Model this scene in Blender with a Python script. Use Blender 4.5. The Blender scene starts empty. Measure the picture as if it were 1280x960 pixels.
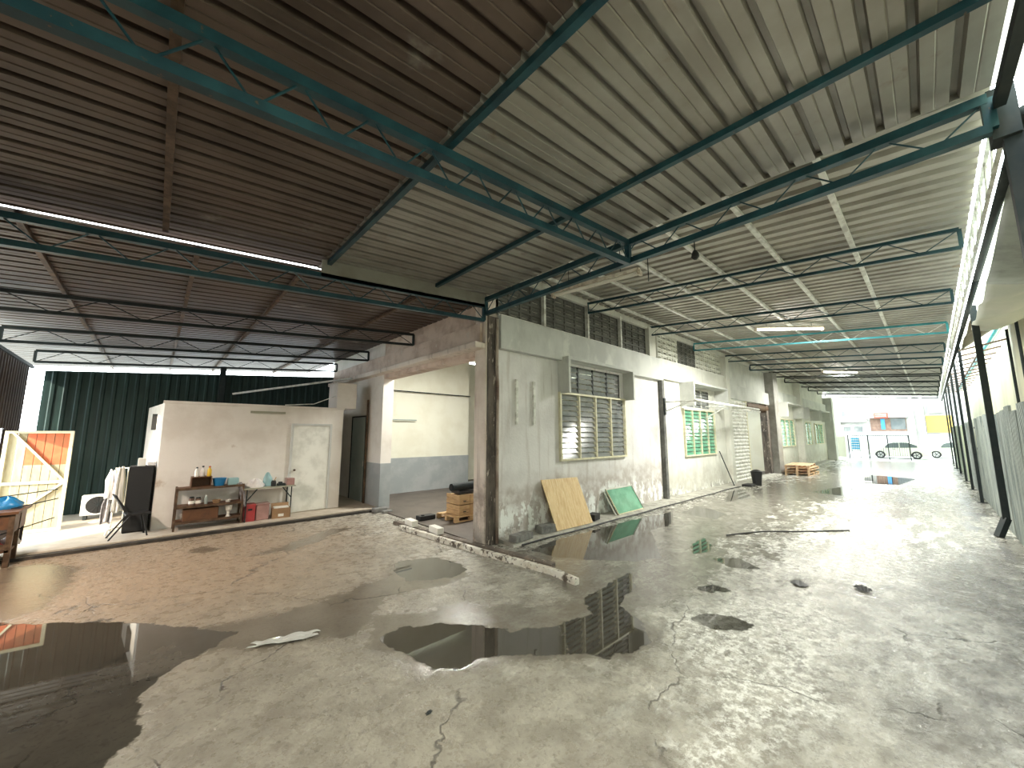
import bpy, math, random
import numpy as np
from mathutils import Vector, Matrix
random.seed(7)
S = bpy.context.scene
COL = S.collection
# ---------------------------------------------------------------- camera, sky, sun, exposure
cd = bpy.data.cameras.new('camera'); cam = bpy.data.objects.new('camera', cd); COL.objects.link(cam)
cd.sensor_width = 36.0; cd.lens = 480.0 / 1280 * 36; cd.clip_start = 0.05; cd.clip_end = 400
HD, PT = math.radians(47.32), math.radians(7.477)
cam.location = (-4.536, -5.663, 2.0)
cam.rotation_euler = (math.pi / 2 + PT, 0, HD - math.pi / 2)
S.camera = cam
W = bpy.data.worlds.new('sky'); S.world = W; W.use_nodes = True
bg = W.node_tree.nodes['Background']; bg.inputs[0].default_value = (0.86, 0.96, 1.0, 1); bg.inputs[1].default_value = 5.4
sd = bpy.data.lights.new('sun', 'SUN'); sun = bpy.data.objects.new('sun', sd); COL.objects.link(sun)
sd.energy = 5.5; sd.color = (1.0, 0.9, 0.72); sd.angle = 0.01
sun.rotation_euler = Vector((1.0, 0.42, -0.42)).to_track_quat('-Z', 'Y').to_euler()
S.view_settings.view_transform = 'Standard'; S.view_settings.look = 'None'
S.view_settings.gamma = 1.0; S.view_settings.exposure = 1.16
S.cycles.max_bounces = 10; S.cycles.diffuse_bounces = 6; S.cycles.glossy_bounces = 4
S.cycles.use_denoising = True; S.cycles.sample_clamp_indirect = 8.0
S.cycles.transparent_max_bounces = 8

# ---------------------------------------------------------------- materials
MATS = {}
def mat(name, c, rough=0.7, metal=0.0, c2=None, scale=3.0, lo=0.4, hi=0.65, bump=0.0, bscale=40.0, stretch=(1, 1, 1), c3=None, s3=12.0, lo3=0.6, hi3=0.66, trans=0.0, emit=None, es=0.0, alpha=1.0):
    if name in MATS: return MATS[name]
    m = bpy.data.materials.new(name); m.use_nodes = True; nt = m.node_tree; N = nt.nodes; L = nt.links
    b = N['Principled BSDF']; b.inputs['Roughness'].default_value = rough; b.inputs['Metallic'].default_value = metal
    b.inputs['Base Color'].default_value = (*c, 1)
    if trans: b.inputs['Transmission Weight'].default_value = trans
    if alpha < 1: b.inputs['Alpha'].default_value = alpha
    if emit: b.inputs['Emission Color'].default_value = (*emit, 1); b.inputs['Emission Strength'].default_value = es
    def noise(sc, det=5.0, st=stretch):
        g = N.new('ShaderNodeNewGeometry'); mp = N.new('ShaderNodeMapping'); mp.inputs['Scale'].default_value = st
        L.new(g.outputs['Position'], mp.inputs[0])
        n = N.new('ShaderNodeTexNoise'); n.inputs['Scale'].default_value = sc; n.inputs['Detail'].default_value = det; n.inputs['Roughness'].default_value = 0.62
        L.new(mp.outputs[0], n.inputs['Vector']); return n.outputs['Fac']
    def ramp(f, a, z):
        r = N.new('ShaderNodeMapRange'); r.interpolation_type = 'SMOOTHSTEP'; r.inputs[1].default_value = a; r.inputs[2].default_value = z
        L.new(f, r.inputs[0]); return r.outputs[0]
    out = None
    if c2:
        mx = N.new('ShaderNodeMix'); mx.data_type = 'RGBA'; mx.inputs[6].default_value = (*c, 1); mx.inputs[7].default_value = (*c2, 1)
        L.new(ramp(noise(scale), lo, hi), mx.inputs[0]); out = mx.outputs[2]
    if c3:
        mx = N.new('ShaderNodeMix'); mx.data_type = 'RGBA'; mx.inputs[7].default_value = (*c3, 1)
        if out: L.new(out, mx.inputs[6])
        else: mx.inputs[6].default_value = (*c, 1)
        L.new(ramp(noise(s3), lo3, hi3), mx.inputs[0]); out = mx.outputs[2]
    if out: L.new(out, b.inputs['Base Color'])
    if bump:
        bp = N.new('ShaderNodeBump'); bp.inputs['Strength'].default_value = bump; bp.inputs['Distance'].default_value = 0.02
        L.new(noise(bscale), bp.inputs['Height']); L.new(bp.outputs[0], b.inputs['Normal'])
    MATS[name] = m; return m

def wall_mat(name, base, stain, peel, damp=(0.42, 0.37, 0.33), peel_h=0.75, damp_h=1.2):
    """plaster with blotchy stains, a damp tide mark and flaking lime near its foot"""
    m = bpy.data.materials.new(name); m.use_nodes = True; nt = m.node_tree; N = nt.nodes; L = nt.links
    b = N['Principled BSDF']; b.inputs['Roughness'].default_value = 0.8
    g = N.new('ShaderNodeNewGeometry'); sp = N.new('ShaderNodeSeparateXYZ'); L.new(g.outputs['Position'], sp.inputs[0])
    def noise(sc, st=(1, 1, 1), det=6):
        mp = N.new('ShaderNodeMapping'); mp.inputs['Scale'].default_value = st; L.new(g.outputs['Position'], mp.inputs[0])
        n = N.new('ShaderNodeTexNoise'); n.inputs['Scale'].default_value = sc; n.inputs['Detail'].default_value = det; n.inputs['Roughness'].default_value = .6
        L.new(mp.outputs[0], n.inputs['Vector']); return n.outputs['Fac']
    def rng(f, a, z, o0=0, o1=1):
        r = N.new('ShaderNodeMapRange'); r.interpolation_type = 'SMOOTHSTEP'
        for i, v in ((1, a), (2, z), (3, o0), (4, o1)): r.inputs[i].default_value = v
        L.new(f, r.inputs[0]); return r.outputs[0]
    def math_(op, a, c):
        n = N.new('ShaderNodeMath'); n.operation = op
        for i, v in ((0, a), (1, c)):
            if isinstance(v, (int, float)): n.inputs[i].default_value = v
            else: L.new(v, n.inputs[i])
        return n.outputs[0]
    def mix(f, a, c):
        n = N.new('ShaderNodeMix'); n.data_type = 'RGBA'; L.new(f, n.inputs[0])
        for i, v in ((6, a), (7, c)):
            if isinstance(v, tuple): n.inputs[i].default_value = (*v, 1)
            else: L.new(v, n.inputs[i])
        return n.outputs[2]
    c = mix(rng(noise(1.1), .38, .68), base, stain)
    c = mix(math_('MULTIPLY', rng(noise(2.5, (3, 3, .25)), .52, .72), .5), c, damp)
    nz = math_('MULTIPLY', noise(1.6), 1.0)
    zz = math_('ADD', sp.outputs['Z'], math_('MULTIPLY', nz, -1.2))
    band = math_('MULTIPLY', rng(zz, damp_h - .45, damp_h - 1.0), rng(noise(4), .35, .6, .25, .8))
    c = mix(band, c, damp)
    pf = math_('MULTIPLY', rng(zz, peel_h - .75, peel_h - 1.1), rng(noise(7, (1, 1, .55)), .47, .53))
    c = mix(pf, c, peel)
    dk = math_('MULTIPLY', rng(zz, -.25, -.6), rng(noise(5), .5, .56))
    c = mix(math_('MULTIPLY', dk, .55), c, (.16, .15, .13))
    L.new(c, b.inputs['Base Color'])
    bp = N.new('ShaderNodeBump'); bp.inputs['Strength'].default_value = .35; bp.inputs['Distance'].default_value = .02
    L.new(math_('ADD', noise(18), math_('MULTIPLY', pf, .8)), bp.inputs['Height']); L.new(bp.outputs[0], b.inputs['Normal'])
    MATS[name] = m; return m

M_sheet = mat('galvanised_sheet_warm', (.33, .315, .28), .42, .35, c2=(.23, .21, .18), scale=.7, lo=.4, hi=.7, c3=(.16, .10, .07), s3=2.2, lo3=.6, hi3=.8)
M_sheetb = mat('shade_browned_sheet', (.12, .086, .068), .45, .3, c2=(.07, .048, .038), scale=.9, lo=.4, hi=.7, c3=(.3, .27, .23), s3=1.6, lo3=.6, hi3=.8)  # browner, darker copy of the roof sheet; left bay shade is in the colour
M_sheet2 = mat('galvanised_sheet_pale', (.46, .44, .39), .45, .25, c2=(.32, .30, .26), scale=.9, c3=(.3, .24, .18), s3=2.5, lo3=.62, hi3=.8)
M_teal = mat('teal_painted_steel', (.010, .044, .060), .4, .2, c2=(.017, .072, .09), scale=4, c3=(.13, .08, .05), s3=14, lo3=.66, hi3=.72)
M_cyan = mat('faded_cyan_painted_steel', (.05, .33, .38), .45, .1, c2=(.04, .24, .28), scale=4)
M_dark = mat('dark_painted_steel', (.010, .018, .02), .75, .0, c2=(.022, .027, .027), scale=6)
M_white = mat('white_painted_steel', (.84, .84, .80), .5, 0, c2=(.55, .54, .5), scale=6)
M_cream = mat('cream_painted_steel', (.75, .72, .52), .5, 0, c2=(.62, .58, .42), scale=7, c3=(.3, .2, .12), s3=18, lo3=.68, hi3=.74)
M_rust = mat('brown_rusty_steel', (.07, .04, .022), .6, .3, c2=(.14, .085, .05), scale=9)
M_facade = wall_mat('facade_plaster', (.76, .75, .74), (.64, .625, .615), (.86, .88, .86), peel_h=1.0)
M_facade2 = wall_mat('facade_plaster_clean', (.72, .72, .66), (.60, .60, .55), (.8, .8, .76), damp=(.5, .48, .42), peel_h=.5, damp_h=.9)
M_pillar = wall_mat('pillar_plaster', (.78, .70, .63), (.64, .55, .48), (.4, .36, .32), damp=(.25, .2, .17), damp_h=1.3)
M_stain = mat('blackened_column_plaster', (.17, .14, .12), .8, 0, c2=(.06, .05, .045), scale=3, stretch=(2, 2, .5), c3=(.5, .44, .38), s3=9, lo3=.6, hi3=.66, bump=.5, bscale=25)
M_beam = mat('rough_concrete_beam', (.66, .54, .46), .85, 0, c2=(.50, .38, .31), scale=2.2, c3=(.62, .56, .5), s3=7, lo3=.58, hi3=.7, bump=.6, bscale=16)
M_band = mat('grey_render_band', (.60, .61, .585), .8, 0, c2=(.50, .51, .49), scale=1.5, c3=(.68, .69, .65), s3=2.4, lo3=.56, hi3=.72, stretch=(1, 1, .6), bump=.15)
M_hut = mat('hut_plaster', (.80, .76, .71), .8, 0, c2=(.70, .65, .59), scale=1.2, c3=(.50, .41, .33), s3=2.6, lo3=.64, hi3=.8, bump=.12)
M_room = mat('cream_room_paint', (.80, .79, .68), .7, 0, c2=(.74, .72, .6), scale=1.2)
M_roomg = mat('grey_blue_dado_paint', (.32, .35, .36), .6, 0, c2=(.40, .42, .43), scale=1.6)
M_slab = mat('room_floor_concrete', (.12, .10, .085), .5, 0, c2=(.085, .07, .06), scale=2, bump=.15, bscale=20)
M_plat = mat('pale_platform_concrete', (.50, .44, .36), .7, 0, c2=(.40, .34, .27), scale=2.5, bump=.25, bscale=18)
M_green = mat('dark_green_cladding', (.006, .024, .023), .55, .2, c2=(.010, .036, .034), scale=3, stretch=(4, 1, .4))
M_brownw = mat('dark_brown_cladding', (.03, .02, .016), .7, .1, c2=(.05, .035, .025), scale=3)
M_fence = mat('weathered_zinc_fence', (.42, .46, .44), .38, .55, c2=(.24, .28, .28), scale=2.5, stretch=(3, 3, .35), c3=(.1, .11, .11), s3=5, lo3=.6, hi3=.75)
M_fence2 = mat('pale_green_fence', (.55, .62, .42), .5, .2, c2=(.42, .5, .36), scale=2.5)
M_black = mat('black_rubber', (.012, .012, .013), .6)
M_glassd = mat('grey_louvre_glass', (.33, .35, .34), .12, .0, c2=(.2, .22, .22), scale=2.5, alpha=.75)
M_glassg = mat('green_louvre_glass', (.10, .30, .19), .15, 0, c2=(.16, .42, .28), scale=2.5)
M_vent = mat('dark_grey_vent_block', (.15, .15, .135), .8, 0, c2=(.1, .1, .09), scale=2, bump=.2)
M_ventw = mat('white_vent_block', (.78, .78, .72), .75, 0, c2=(.62, .62, .56), scale=3)
M_ply = mat('plywood', (.80, .60, .33), .6, 0, c2=(.68, .46, .22), scale=3, stretch=(7, 1, 1.1), c3=(.86, .72, .46), s3=9, lo3=.55, hi3=.7)
M_wood = mat('pale_crate_wood', (.60, .40, .20), .7, 0, c2=(.48, .30, .15), scale=5, stretch=(1, 1, 6))
M_woodp = mat('pallet_wood', (.72, .52, .34), .7, 0, c2=(.5, .33, .2), scale=5)
M_brownb = mat('reddish_brown_board', (.14, .06, .025), .6, 0, c2=(.09, .04, .02), scale=6)
M_conc = mat('grey_concrete_block', (.22, .22, .21), .85, 0, c2=(.12, .12, .115), scale=9, bump=.4, bscale=30)
M_curbw = mat('white_painted_curb', (.74, .72, .65), .7, 0, c2=(.55, .5, .42), scale=4, c3=(.10, .08, .06), s3=10, lo3=.52, hi3=.6, bump=.4, bscale=30)
M_curbd = mat('dark_dirty_curb', (.10, .085, .07), .75, 0, c2=(.2, .16, .13), scale=6, c3=(.5, .45, .38), s3=11, lo3=.6, hi3=.68, bump=.5, bscale=30)
M_blue = mat('bright_blue_plastic', (.02, .20, .45), .35)
M_lblue = mat('pale_blue_plastic', (.30, .48, .50), .4)
M_red = mat('red_plastic_crate', (.42, .05, .05), .4, 0, c2=(.34, .04, .05), scale=8)
M_pink = mat('cloudy_plastic_box', (.42, .24, .22), .3, 0, c2=(.34, .2, .18), scale=5)
M_card = mat('brown_cardboard', (.34, .21, .11), .8, 0, c2=(.28, .17, .09), scale=5)
M_paper = mat('white_paper', (.82, .80, .74), .8, 0)
M_cloth = mat('white_cloth', (.80, .77, .74), .9, 0, c2=(.68, .64, .64), scale=9)
M_cloth2 = mat('grey_checked_cloth', (.30, .28, .28), .9, 0, c2=(.14, .13, .14), scale=14)
M_yellow = mat('yellow_plastic', (.75, .50, .05), .4)
M_orange = mat('orange_red_paint', (.50, .10, .03), .5, 0, c2=(.45, .14, .05), scale=3)
M_gatep = mat('cream_gate_sheet', (.36, .32, .21), .5, .1, c2=(.29, .24, .15), scale=4, stretch=(3, 1, .6))
M_tube = mat('lit_tube', (1, 1, 1), .5, emit=(1.0, 1.0, .93), es=14.0)
M_tubeoff = mat('unlit_tube', (.85, .82, .76), .3)
M_fixt = mat('fixture_cream_enamel', (.72, .66, .56), .4, 0, c2=(.5, .42, .33), scale=10)
M_tarp = mat('grey_green_tarpaulin', (.34, .37, .33), .55, 0, c2=(.24, .26, .23), scale=2, bump=.4, bscale=6)
M_tarpw = mat('pale_tarpaulin', (.52, .54, .48), .6, 0, c2=(.58, .58, .52), scale=2, bump=.3, bscale=8)
M_nbr = mat('cream_neighbour_wall', (.74, .72, .52), .8, 0, c2=(.62, .60, .42), scale=1.1, stretch=(1, 1, .4), c3=(.3, .3, .25), s3=1.6, lo3=.62, hi3=.85)
M_out = mat('outdoor_paving', (.34, .36, .33), .8, 0, c2=(.26, .28, .26), scale=1.5)
M_car = mat('pearl_white_car_paint', (.55, .56, .48), .2, 0)
M_carg = mat('dark_car_glass', (.10, .12, .12), .1)
M_chrome = mat('silver_wheel', (.6, .6, .6), .3, .7)
M_bw = mat('grey_building_paint', (.30, .30, .29), .8, 0, c2=(.24, .24, .235), scale=.6)
M_bg = mat('grey_building_glass', (.07, .085, .09), .25, 0, c2=(.12, .13, .13), scale=.8)
M_signr = mat('coral_sign', (.5, .035, .015), .5)
M_bamb = mat('yellow_roller_slats', (.40, .26, .05), .6, 0, c2=(.3, .2, .05), scale=3)
M_brownsh = mat('brown_shop_interior', (.12, .07, .05), .7, 0, c2=(.18, .11, .08), scale=3)
M_teald = mat('grey_teal_door_paint', (.36, .42, .40), .5, 0, c2=(.3, .36, .35), scale=2)
M_olive = mat('olive_grey_panel', (.34, .34, .26), .6)

# ---------------------------------------------------------------- helpers
class MB:
    def __init__(s): s.v = []; s.f = []
    def box(s, x0, x1, y0, y1, z0, z1):
        n = len(s.v); s.v += [(x, y, z) for z in (z0, z1) for x, y in ((x0, y0), (x1, y0), (x1, y1), (x0, y1))]
        s.f += [tuple(n + i for i in q) for q in ((3, 2, 1, 0), (4, 5, 6, 7), (0, 1, 5, 4), (1, 2, 6, 5), (2, 3, 7, 6), (3, 0, 4, 7))]; return s
    def hexa(s, pts):
        n = len(s.v); s.v += [tuple(p) for p in pts]
        s.f += [tuple(n + i for i in q) for q in ((3, 2, 1, 0), (4, 5, 6, 7), (0, 1, 5, 4), (1, 2, 6, 5), (2, 3, 7, 6), (3, 0, 4, 7))]; return s
    def bar(s, p, q, w, h, up=(0, 0, 1)):
        p, q = Vector(p), Vector(q); d = (q - p).normalized(); u = Vector(up)
        if abs(d.dot(u)) > .98: u = Vector((1, 0, 0))
        r = d.cross(u).normalized() * w / 2; u = r.cross(d).normalized() * h / 2
        return s.hexa([p - r - u, p + r - u, q + r - u, q - r - u, p - r + u, p + r + u, q + r + u, q - r + u])
    def cyl(s, p, q, r, n=12, r2=None, cap=True):
        p, q = Vector(p), Vector(q); r2 = r if r2 is None else r2; d = (q - p).normalized()
        a = d.orthogonal().normalized(); b = d.cross(a); k = len(s.v)
        for c, rr in ((p, r), (q, r2)):
            for i in range(n):
                t = 2 * math.pi * i / n; s.v.append(tuple(c + (a * math.cos(t) + b * math.sin(t)) * rr))
        for i in range(n): j = (i + 1) % n; s.f.append((k + i, k + j, k + n + j, k + n + i))
        if cap: s.f.append(tuple(k + i for i in reversed(range(n)))); s.f.append(tuple(k + n + i for i in range(n)))
        return s
    def lathe(s, c, prof, n=14):
        k = len(s.v); c = Vector(c)
        for r, z in prof:
            for i in range(n): t = 2 * math.pi * i / n; s.v.append((c.x + r * math.cos(t), c.y + r * math.sin(t), c.z + z))
        for j in range(len(prof) - 1):
            for i in range(n):
                i2 = (i + 1) % n; s.f.append((k + j * n + i, k + j * n + i2, k + (j + 1) * n + i2, k + (j + 1) * n + i))
        s.f.append(tuple(k + i for i in reversed(range(n)))); s.f.append(tuple(k + (len(prof) - 1) * n + i for i in range(n)))
        return s
    def tube(s, pts, r, n=8):
        for a, b in zip(pts[:-1], pts[1:]): s.cyl(a, b, r, n)
        return s
    def grid(s, fn, nu, nv):
        k = len(s.v)
        for i in range(nu + 1):
            for j in range(nv + 1): s.v.append(tuple(fn(i / nu, j / nv)))
        for i in range(nu):
            for j in range(nv): a = k + i * (nv + 1) + j; s.f.append((a, a + nv + 1, a + nv + 2, a + 1))
        return s
    def prism(s, pts, axis, a, b):
        """closed polygon pts extruded along axis from a to b"""
        n = len(pts); k = len(s.v)
        for t in (a, b):
            for u, w in pts: s.v.append({0: (t, u, w), 1: (u, t, w), 2: (u, w, t)}[axis])
        s.f.append(tuple(k + i for i in range(n))); s.f.append(tuple(k + n + i for i in reversed(range(n))))
        for i in range(n): j = (i + 1) % n; s.f.append((k + j, k + i, k + n + i, k + n + j))
        return s
    def mesh(s, name, m, smooth=False):
        me = bpy.data.meshes.new(name); me.from_pydata(s.v, [], s.f); me.materials.append(m)
        if smooth: me.polygons.foreach_set('use_smooth', [True] * len(me.polygons))
        me.update(); return me
    def obj(s, name, m, parent=None, smooth=False, bevel=0, thick=0):
        o = bpy.data.objects.new(name, s.mesh(name, m, smooth)); COL.objects.link(o)
        if parent: o.parent = parent
        if thick: md = o.modifiers.new('thick', 'SOLIDIFY'); md.thickness = thick
        if bevel: md = o.modifiers.new('bevel', 'BEVEL'); md.width = bevel; md.segments = 2; md.limit_method = 'ANGLE'
        return o
def tag(o, label, cat, group=None):
    o['label'] = label; o['category'] = cat
    if group: o['group'] = group
    return o
def thing(name, label, cat, loc=(0, 0, 0), group=None, rz=0):
    o = bpy.data.objects.new(name, None); COL.objects.link(o); o.location = loc; o.rotation_euler = (0, 0, rz); o.empty_display_size = .1
    return tag(o, label, cat, group)
def struct(o, label=None):
    o['kind'] = 'structure'
    if label: o['label'] = label
    return o
def sempty(name, label=None, loc=(0, 0, 0)):
    o = bpy.data.objects.new(name, None); COL.objects.link(o); o.location = loc; return struct(o, label)
def inst(me, name, parent, loc=(0, 0, 0), rot=(0, 0, 0), sc=(1, 1, 1)):
    o = bpy.data.objects.new(name, me); COL.objects.link(o); o.parent = parent; o.location = loc; o.rotation_euler = rot; o.scale = sc; return o
def copy_tree(o, parent=None):
    c = o.copy(); COL.objects.link(c); c.parent = parent
    for ch in list(o.children): copy_tree(ch, c)
    return c

# ================================================================= FLOOR
POND = [  # standing water, outlines in metres
 [(-6.9,2.0),(-5.98,1.75),(-5.26,.96),(-4.79,.61),(-4.32,.1),(-4.04,-.29),(-3.72,-.68),(-3.93,-.82),(-4.2,-.99),(-4.42,-1.29),(-4.46,-1.43),(-4.42,-1.64),(-4.43,-1.83),(-4.6,-2.06),(-4.71,-2.76),(-5.41,-3.0),(-6.9,-3)],
 [(-1.55,.29),(-.97,.04),(-.87,-.49),(-.92,-.78),(-1.28,-.89),(-1.81,-.6),(-1.78,-.12)],
 [(-2.74,-1.73),(-2.48,-1.71),(-2.12,-1.91),(-1.84,-2.24),(-1.66,-2.54),(-1.19,-2.79),(-1.57,-3.21),(-1.97,-2.88),(-2.2,-2.7),(-2.35,-2.73),(-2.55,-2.66),(-2.63,-2.47),(-2.7,-2.15)],
 [(-1.22,-2.81),(-.94,-2.82),(-.76,-2.89),(-.49,-2.55),(.81,-2.47),(.29,-2.83),(-.29,-2.95),(-.53,-3.35),(-.77,-3.61),(-1.08,-3.61),(-1.35,-3.48),(-1.57,-3.21)],
 [(.45,-.75),(1.18,-.59),(2.07,-.62),(4.05,-.7),(5.6,-.9),(4.2,-1.5),(3.3,-1.45),(1.77,-2.45),(1.3,-2.3),(.9,-1.9),(.5,-1.3)],
 [(-.05,-3.67),(.19,-3.73),(.36,-3.92),(.32,-4.24),(.03,-4.14),(-.14,-3.89)],
 [(2.88,-2.45),(3.53,-2.45),(3.02,-2.78),(2.65,-2.89),(2.33,-2.73)],
 [(2.29,-3.03),(2.64,-3.35),(2.3,-3.75),(2.05,-3.42)],
 [(.83,-3.33),(1.16,-3.46),(1.13,-3.72),(.86,-3.57)],
 [(10.65,-.6),(11.47,-.81),(9.65,-1.58),(8.05,-1.29)],
 [(5.6,-1.1),(6.9,-.95),(6.4,-1.9),(5.4,-2.0)],
 [(12.5,-2.6),(15,-3.1),(14,-4.1),(12.2,-3.6)], [(17,-3.5),(22,-3.2),(21,-5),(17.5,-4.6)],
]
DAMP = [  # darker, still wet concrete
 [(-4.04,-.25),(-3.68,-.37),(-3.31,-.45),(-2.67,-.35),(-1.99,-.24),(-1.64,.23),(-.97,.04),(-.8,-.5),(-.94,-.9),(-1.53,-1.16),(-1.9,-.99),(-2.2,-.95),(-2.45,-1.1),(-2.59,-1.37),(-2.76,-1.57),(-2.94,-1.61),(-3.17,-1.4),(-3.36,-1.32),(-3.61,-1.23),(-3.88,-.97),(-4.2,-.8)],
 [(-2.6,-1.25),(-1.7,-1.6),(-1.0,-2.3),(-.6,-2.5),(-.3,-2.1),(.2,-2.3),(-.6,-3.7),(-1.3,-3.7),(-2.0,-3.0),(-2.75,-2.6),(-2.9,-1.8)],
 [(-3.96,3.33),(-3.7,3.48),(-3.42,3.08),(-3.64,2.85),(-3.9,3.02)],
 [(.15,-.59),(2.34,-.67),(5.68,-.8),(12.38,-.9),(16.6,-1.3),(14.8,-3.33),(8.12,-3.1),(3.94,-3.0),(1.56,-3.42),(-.01,-3.36),(-.49,-2.92),(-.55,-2.24)],
 [(-6.8,4.3),(-5.58,3.95),(-5.15,3.31),(-5.14,2.35),(-5.27,1.49),(-5.6,1.2),(-5.98,1.5),(-6.8,1.8)],
 [(-3.2,2.2),(-1.6,3.3),(-1.2,3.0),(-2.6,2.0)],
 [(1.9,-4.09),(2.18,-4.24),(2.11,-4.44),(1.88,-4.34)], [(2.28,-4.74),(2.53,-4.8),(2.49,-4.94),(2.25,-4.92)],
 [(3.28,-3.09),(3.65,-3.37),(3.42,-3.61),(2.88,-3.46)],
 [(10,-2),(20,-1.6),(36,-1.5),(36,-5),(20,-5.4),(11,-3.8)],
]
DARK_PATCH = [  # darker patches on the right of the floor
 [(4.58, -4.97), (6.54, -5.82), (6.7, -6.63), (2.22, -6.16), (2.49, -5.37)],
 [(-0.33, -5.25), (1.73, -6.11), (-0.55, -5.87), (-0.93, -5.52)],
]
SHEEN_TINT = [  # bright floor sheen painted as white patches
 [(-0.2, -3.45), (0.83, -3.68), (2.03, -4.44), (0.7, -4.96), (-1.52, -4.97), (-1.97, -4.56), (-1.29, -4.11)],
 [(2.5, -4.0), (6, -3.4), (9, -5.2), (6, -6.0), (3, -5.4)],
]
def sdist(P, poly):
    a = np.array(poly); b = np.roll(a, -1, 0); d = np.full(len(P), 1e9); inside = np.zeros(len(P), bool)
    for p, q in zip(a, b):
        e = q - p; t = np.clip(((P - p) @ e) / (e @ e), 0, 1); d = np.minimum(d, np.hypot(*(P - p - t[:, None] * e).T))
        c = (p[1] > P[:, 1]) != (q[1] > P[:, 1])
        with np.errstate(divide='ignore', invalid='ignore'): xi = p[0] + (P[:, 1] - p[1]) * (q[0] - p[0]) / (q[1] - p[1] + 1e-12)
        inside ^= c & (P[:, 0] < xi)
    return np.where(inside, d, -d)
def build_floor():
    xs = np.concatenate([np.arange(-8, 6, .06), np.arange(6, 20, .25), np.arange(20, 38.61, .8)])
    ys = np.concatenate([np.arange(-9, -6.7, .4), np.arange(-6.7, 4.5, .06)])
    X, Y = np.meshgrid(xs, ys, indexing='ij'); P = np.stack([X.ravel(), Y.ravel()], 1)
    def field(polys):
        f = np.full(len(P), -1.0)
        for pl in polys:
            a = np.array(pl); lo, hi = a.min(0) - .8, a.max(0) + .8
            k = np.all((P > lo) & (P < hi), 1); f[k] = np.maximum(f[k], sdist(P[k], pl))
        return np.clip(f, -1, 1)
    nx, ny = len(xs), len(ys); co = np.zeros((nx * ny, 3), np.float32); co[:, :2] = P
    i = np.arange(nx - 1)[:, None] * ny + np.arange(ny - 1)[None]; q = np.stack([i, i + ny, i + ny + 1, i + 1], -1).reshape(-1)
    me = bpy.data.meshes.new('floor'); me.vertices.add(len(co)); me.vertices.foreach_set('co', co.ravel())
    nf = len(q) // 4; me.loops.add(nf * 4); me.loops.foreach_set('vertex_index', q.astype(np.int32)); me.polygons.add(nf)
    me.polygons.foreach_set('loop_start', np.arange(0, nf * 4, 4, dtype=np.int32)); me.update(calc_edges=True); me.validate()
    for n, f in (('pond', field(POND)), ('damp', field(DAMP)), ('dark_patch', field(DARK_PATCH)), ('sheen_tint', field(SHEEN_TINT))):
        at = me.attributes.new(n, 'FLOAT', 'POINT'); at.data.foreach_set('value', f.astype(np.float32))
    o = bpy.data.objects.new('floor', me); COL.objects.link(o); struct(o)
    m = bpy.data.materials.new('wet_concrete'); m.use_nodes = True; nt = m.node_tree; N = nt.nodes; L = nt.links; b = N['Principled BSDF']
    g = N.new('ShaderNodeNewGeometry'); sp = N.new('ShaderNodeSeparateXYZ'); L.new(g.outputs['Position'], sp.inputs[0])
    def noise(sc, det=6, st=(1, 1, 1), r=.6):
        mp = N.new('ShaderNodeMapping'); mp.inputs['Scale'].default_value = st; L.new(g.outputs['Position'], mp.inputs[0])
        n = N.new('ShaderNodeTexNoise'); n.inputs['Scale'].default_value = sc; n.inputs['Detail'].default_value = det; n.inputs['Roughness'].default_value = r
        L.new(mp.outputs[0], n.inputs['Vector']); return n.outputs['Fac']
    def rng(f, a, z, o0=0, o1=1):
        r = N.new('ShaderNodeMapRange'); r.interpolation_type = 'SMOOTHSTEP'
        for i, v in ((1, a), (2, z), (3, o0), (4, o1)): r.inputs[i].default_value = v
        L.new(f, r.inputs[0]); return r.outputs[0]
    def mt(op, a, c):
        n = N.new('ShaderNodeMath'); n.operation = op
        for i, v in ((0, a), (1, c)):
            if isinstance(v, (int, float)): n.inputs[i].default_value = v
            else: L.new(v, n.inputs[i])
        return n.outputs[0]
    def mix(f, a, c):
        n = N.new('ShaderNodeMix'); n.data_type = 'RGBA'
        if isinstance(f, (int, float)): n.inputs[0].default_value = f
        else: L.new(f, n.inputs[0])
        for i, v in ((6, a), (7, c)):
            if isinstance(v, tuple): n.inputs[i].default_value = (*v, 1)
            else: L.new(v, n.inputs[i])
        return n.outputs[2]
    def attr(n): a = N.new('ShaderNodeAttribute'); a.attribute_name = n; return a.outputs['Fac']
    big, mid, fine = noise(.55), noise(3.2, 8), noise(24, 6)
    pond = rng(mt('ADD', attr('pond'), mt('MULTIPLY', mt('SUBTRACT', noise(5, 5), .5), .22)), -.012, .015)
    dampf = rng(mt('ADD', attr('damp'), mt('MULTIPLY', mt('SUBTRACT', noise(2.6, 9, (.8, 1.3, 1), .7), .5), mt('ADD', .5, mt('MULTIPLY', rng(sp.outputs['X'], .5, 4), 5.0)))), -.06, .12)
    # colour of the slab itself: brown earth stain in the left bay, pale grey along the passage
    east = rng(mt('ADD', sp.outputs['X'], mt('MULTIPLY', big, 2.5)), -2.2, 2.6)
    north = rng(mt('ADD', sp.outputs['Y'], mt('MULTIPLY', mid, 1.6)), -1.2, 2.6)
    c = mix(rng(mid, .35, .68), (.25, .225, .18), (.36, .33, .27))
    c = mix(mt('MULTIPLY', north, .75), c, (.33, .235, .155))
    pale = mix(rng(mid, .38, .62), (.30, .30, .265), (.56, .555, .50))
    c = mix(mt('MULTIPLY', east, .9), c, pale)
    c = mix(mt('MULTIPLY', rng(noise(1.4, 8), .55, .75), .45), c, (.17, .14, .11))
    c = mix(mt('MULTIPLY', rng(fine, .55, .62), .4), c, (.12, .105, .09))
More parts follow.
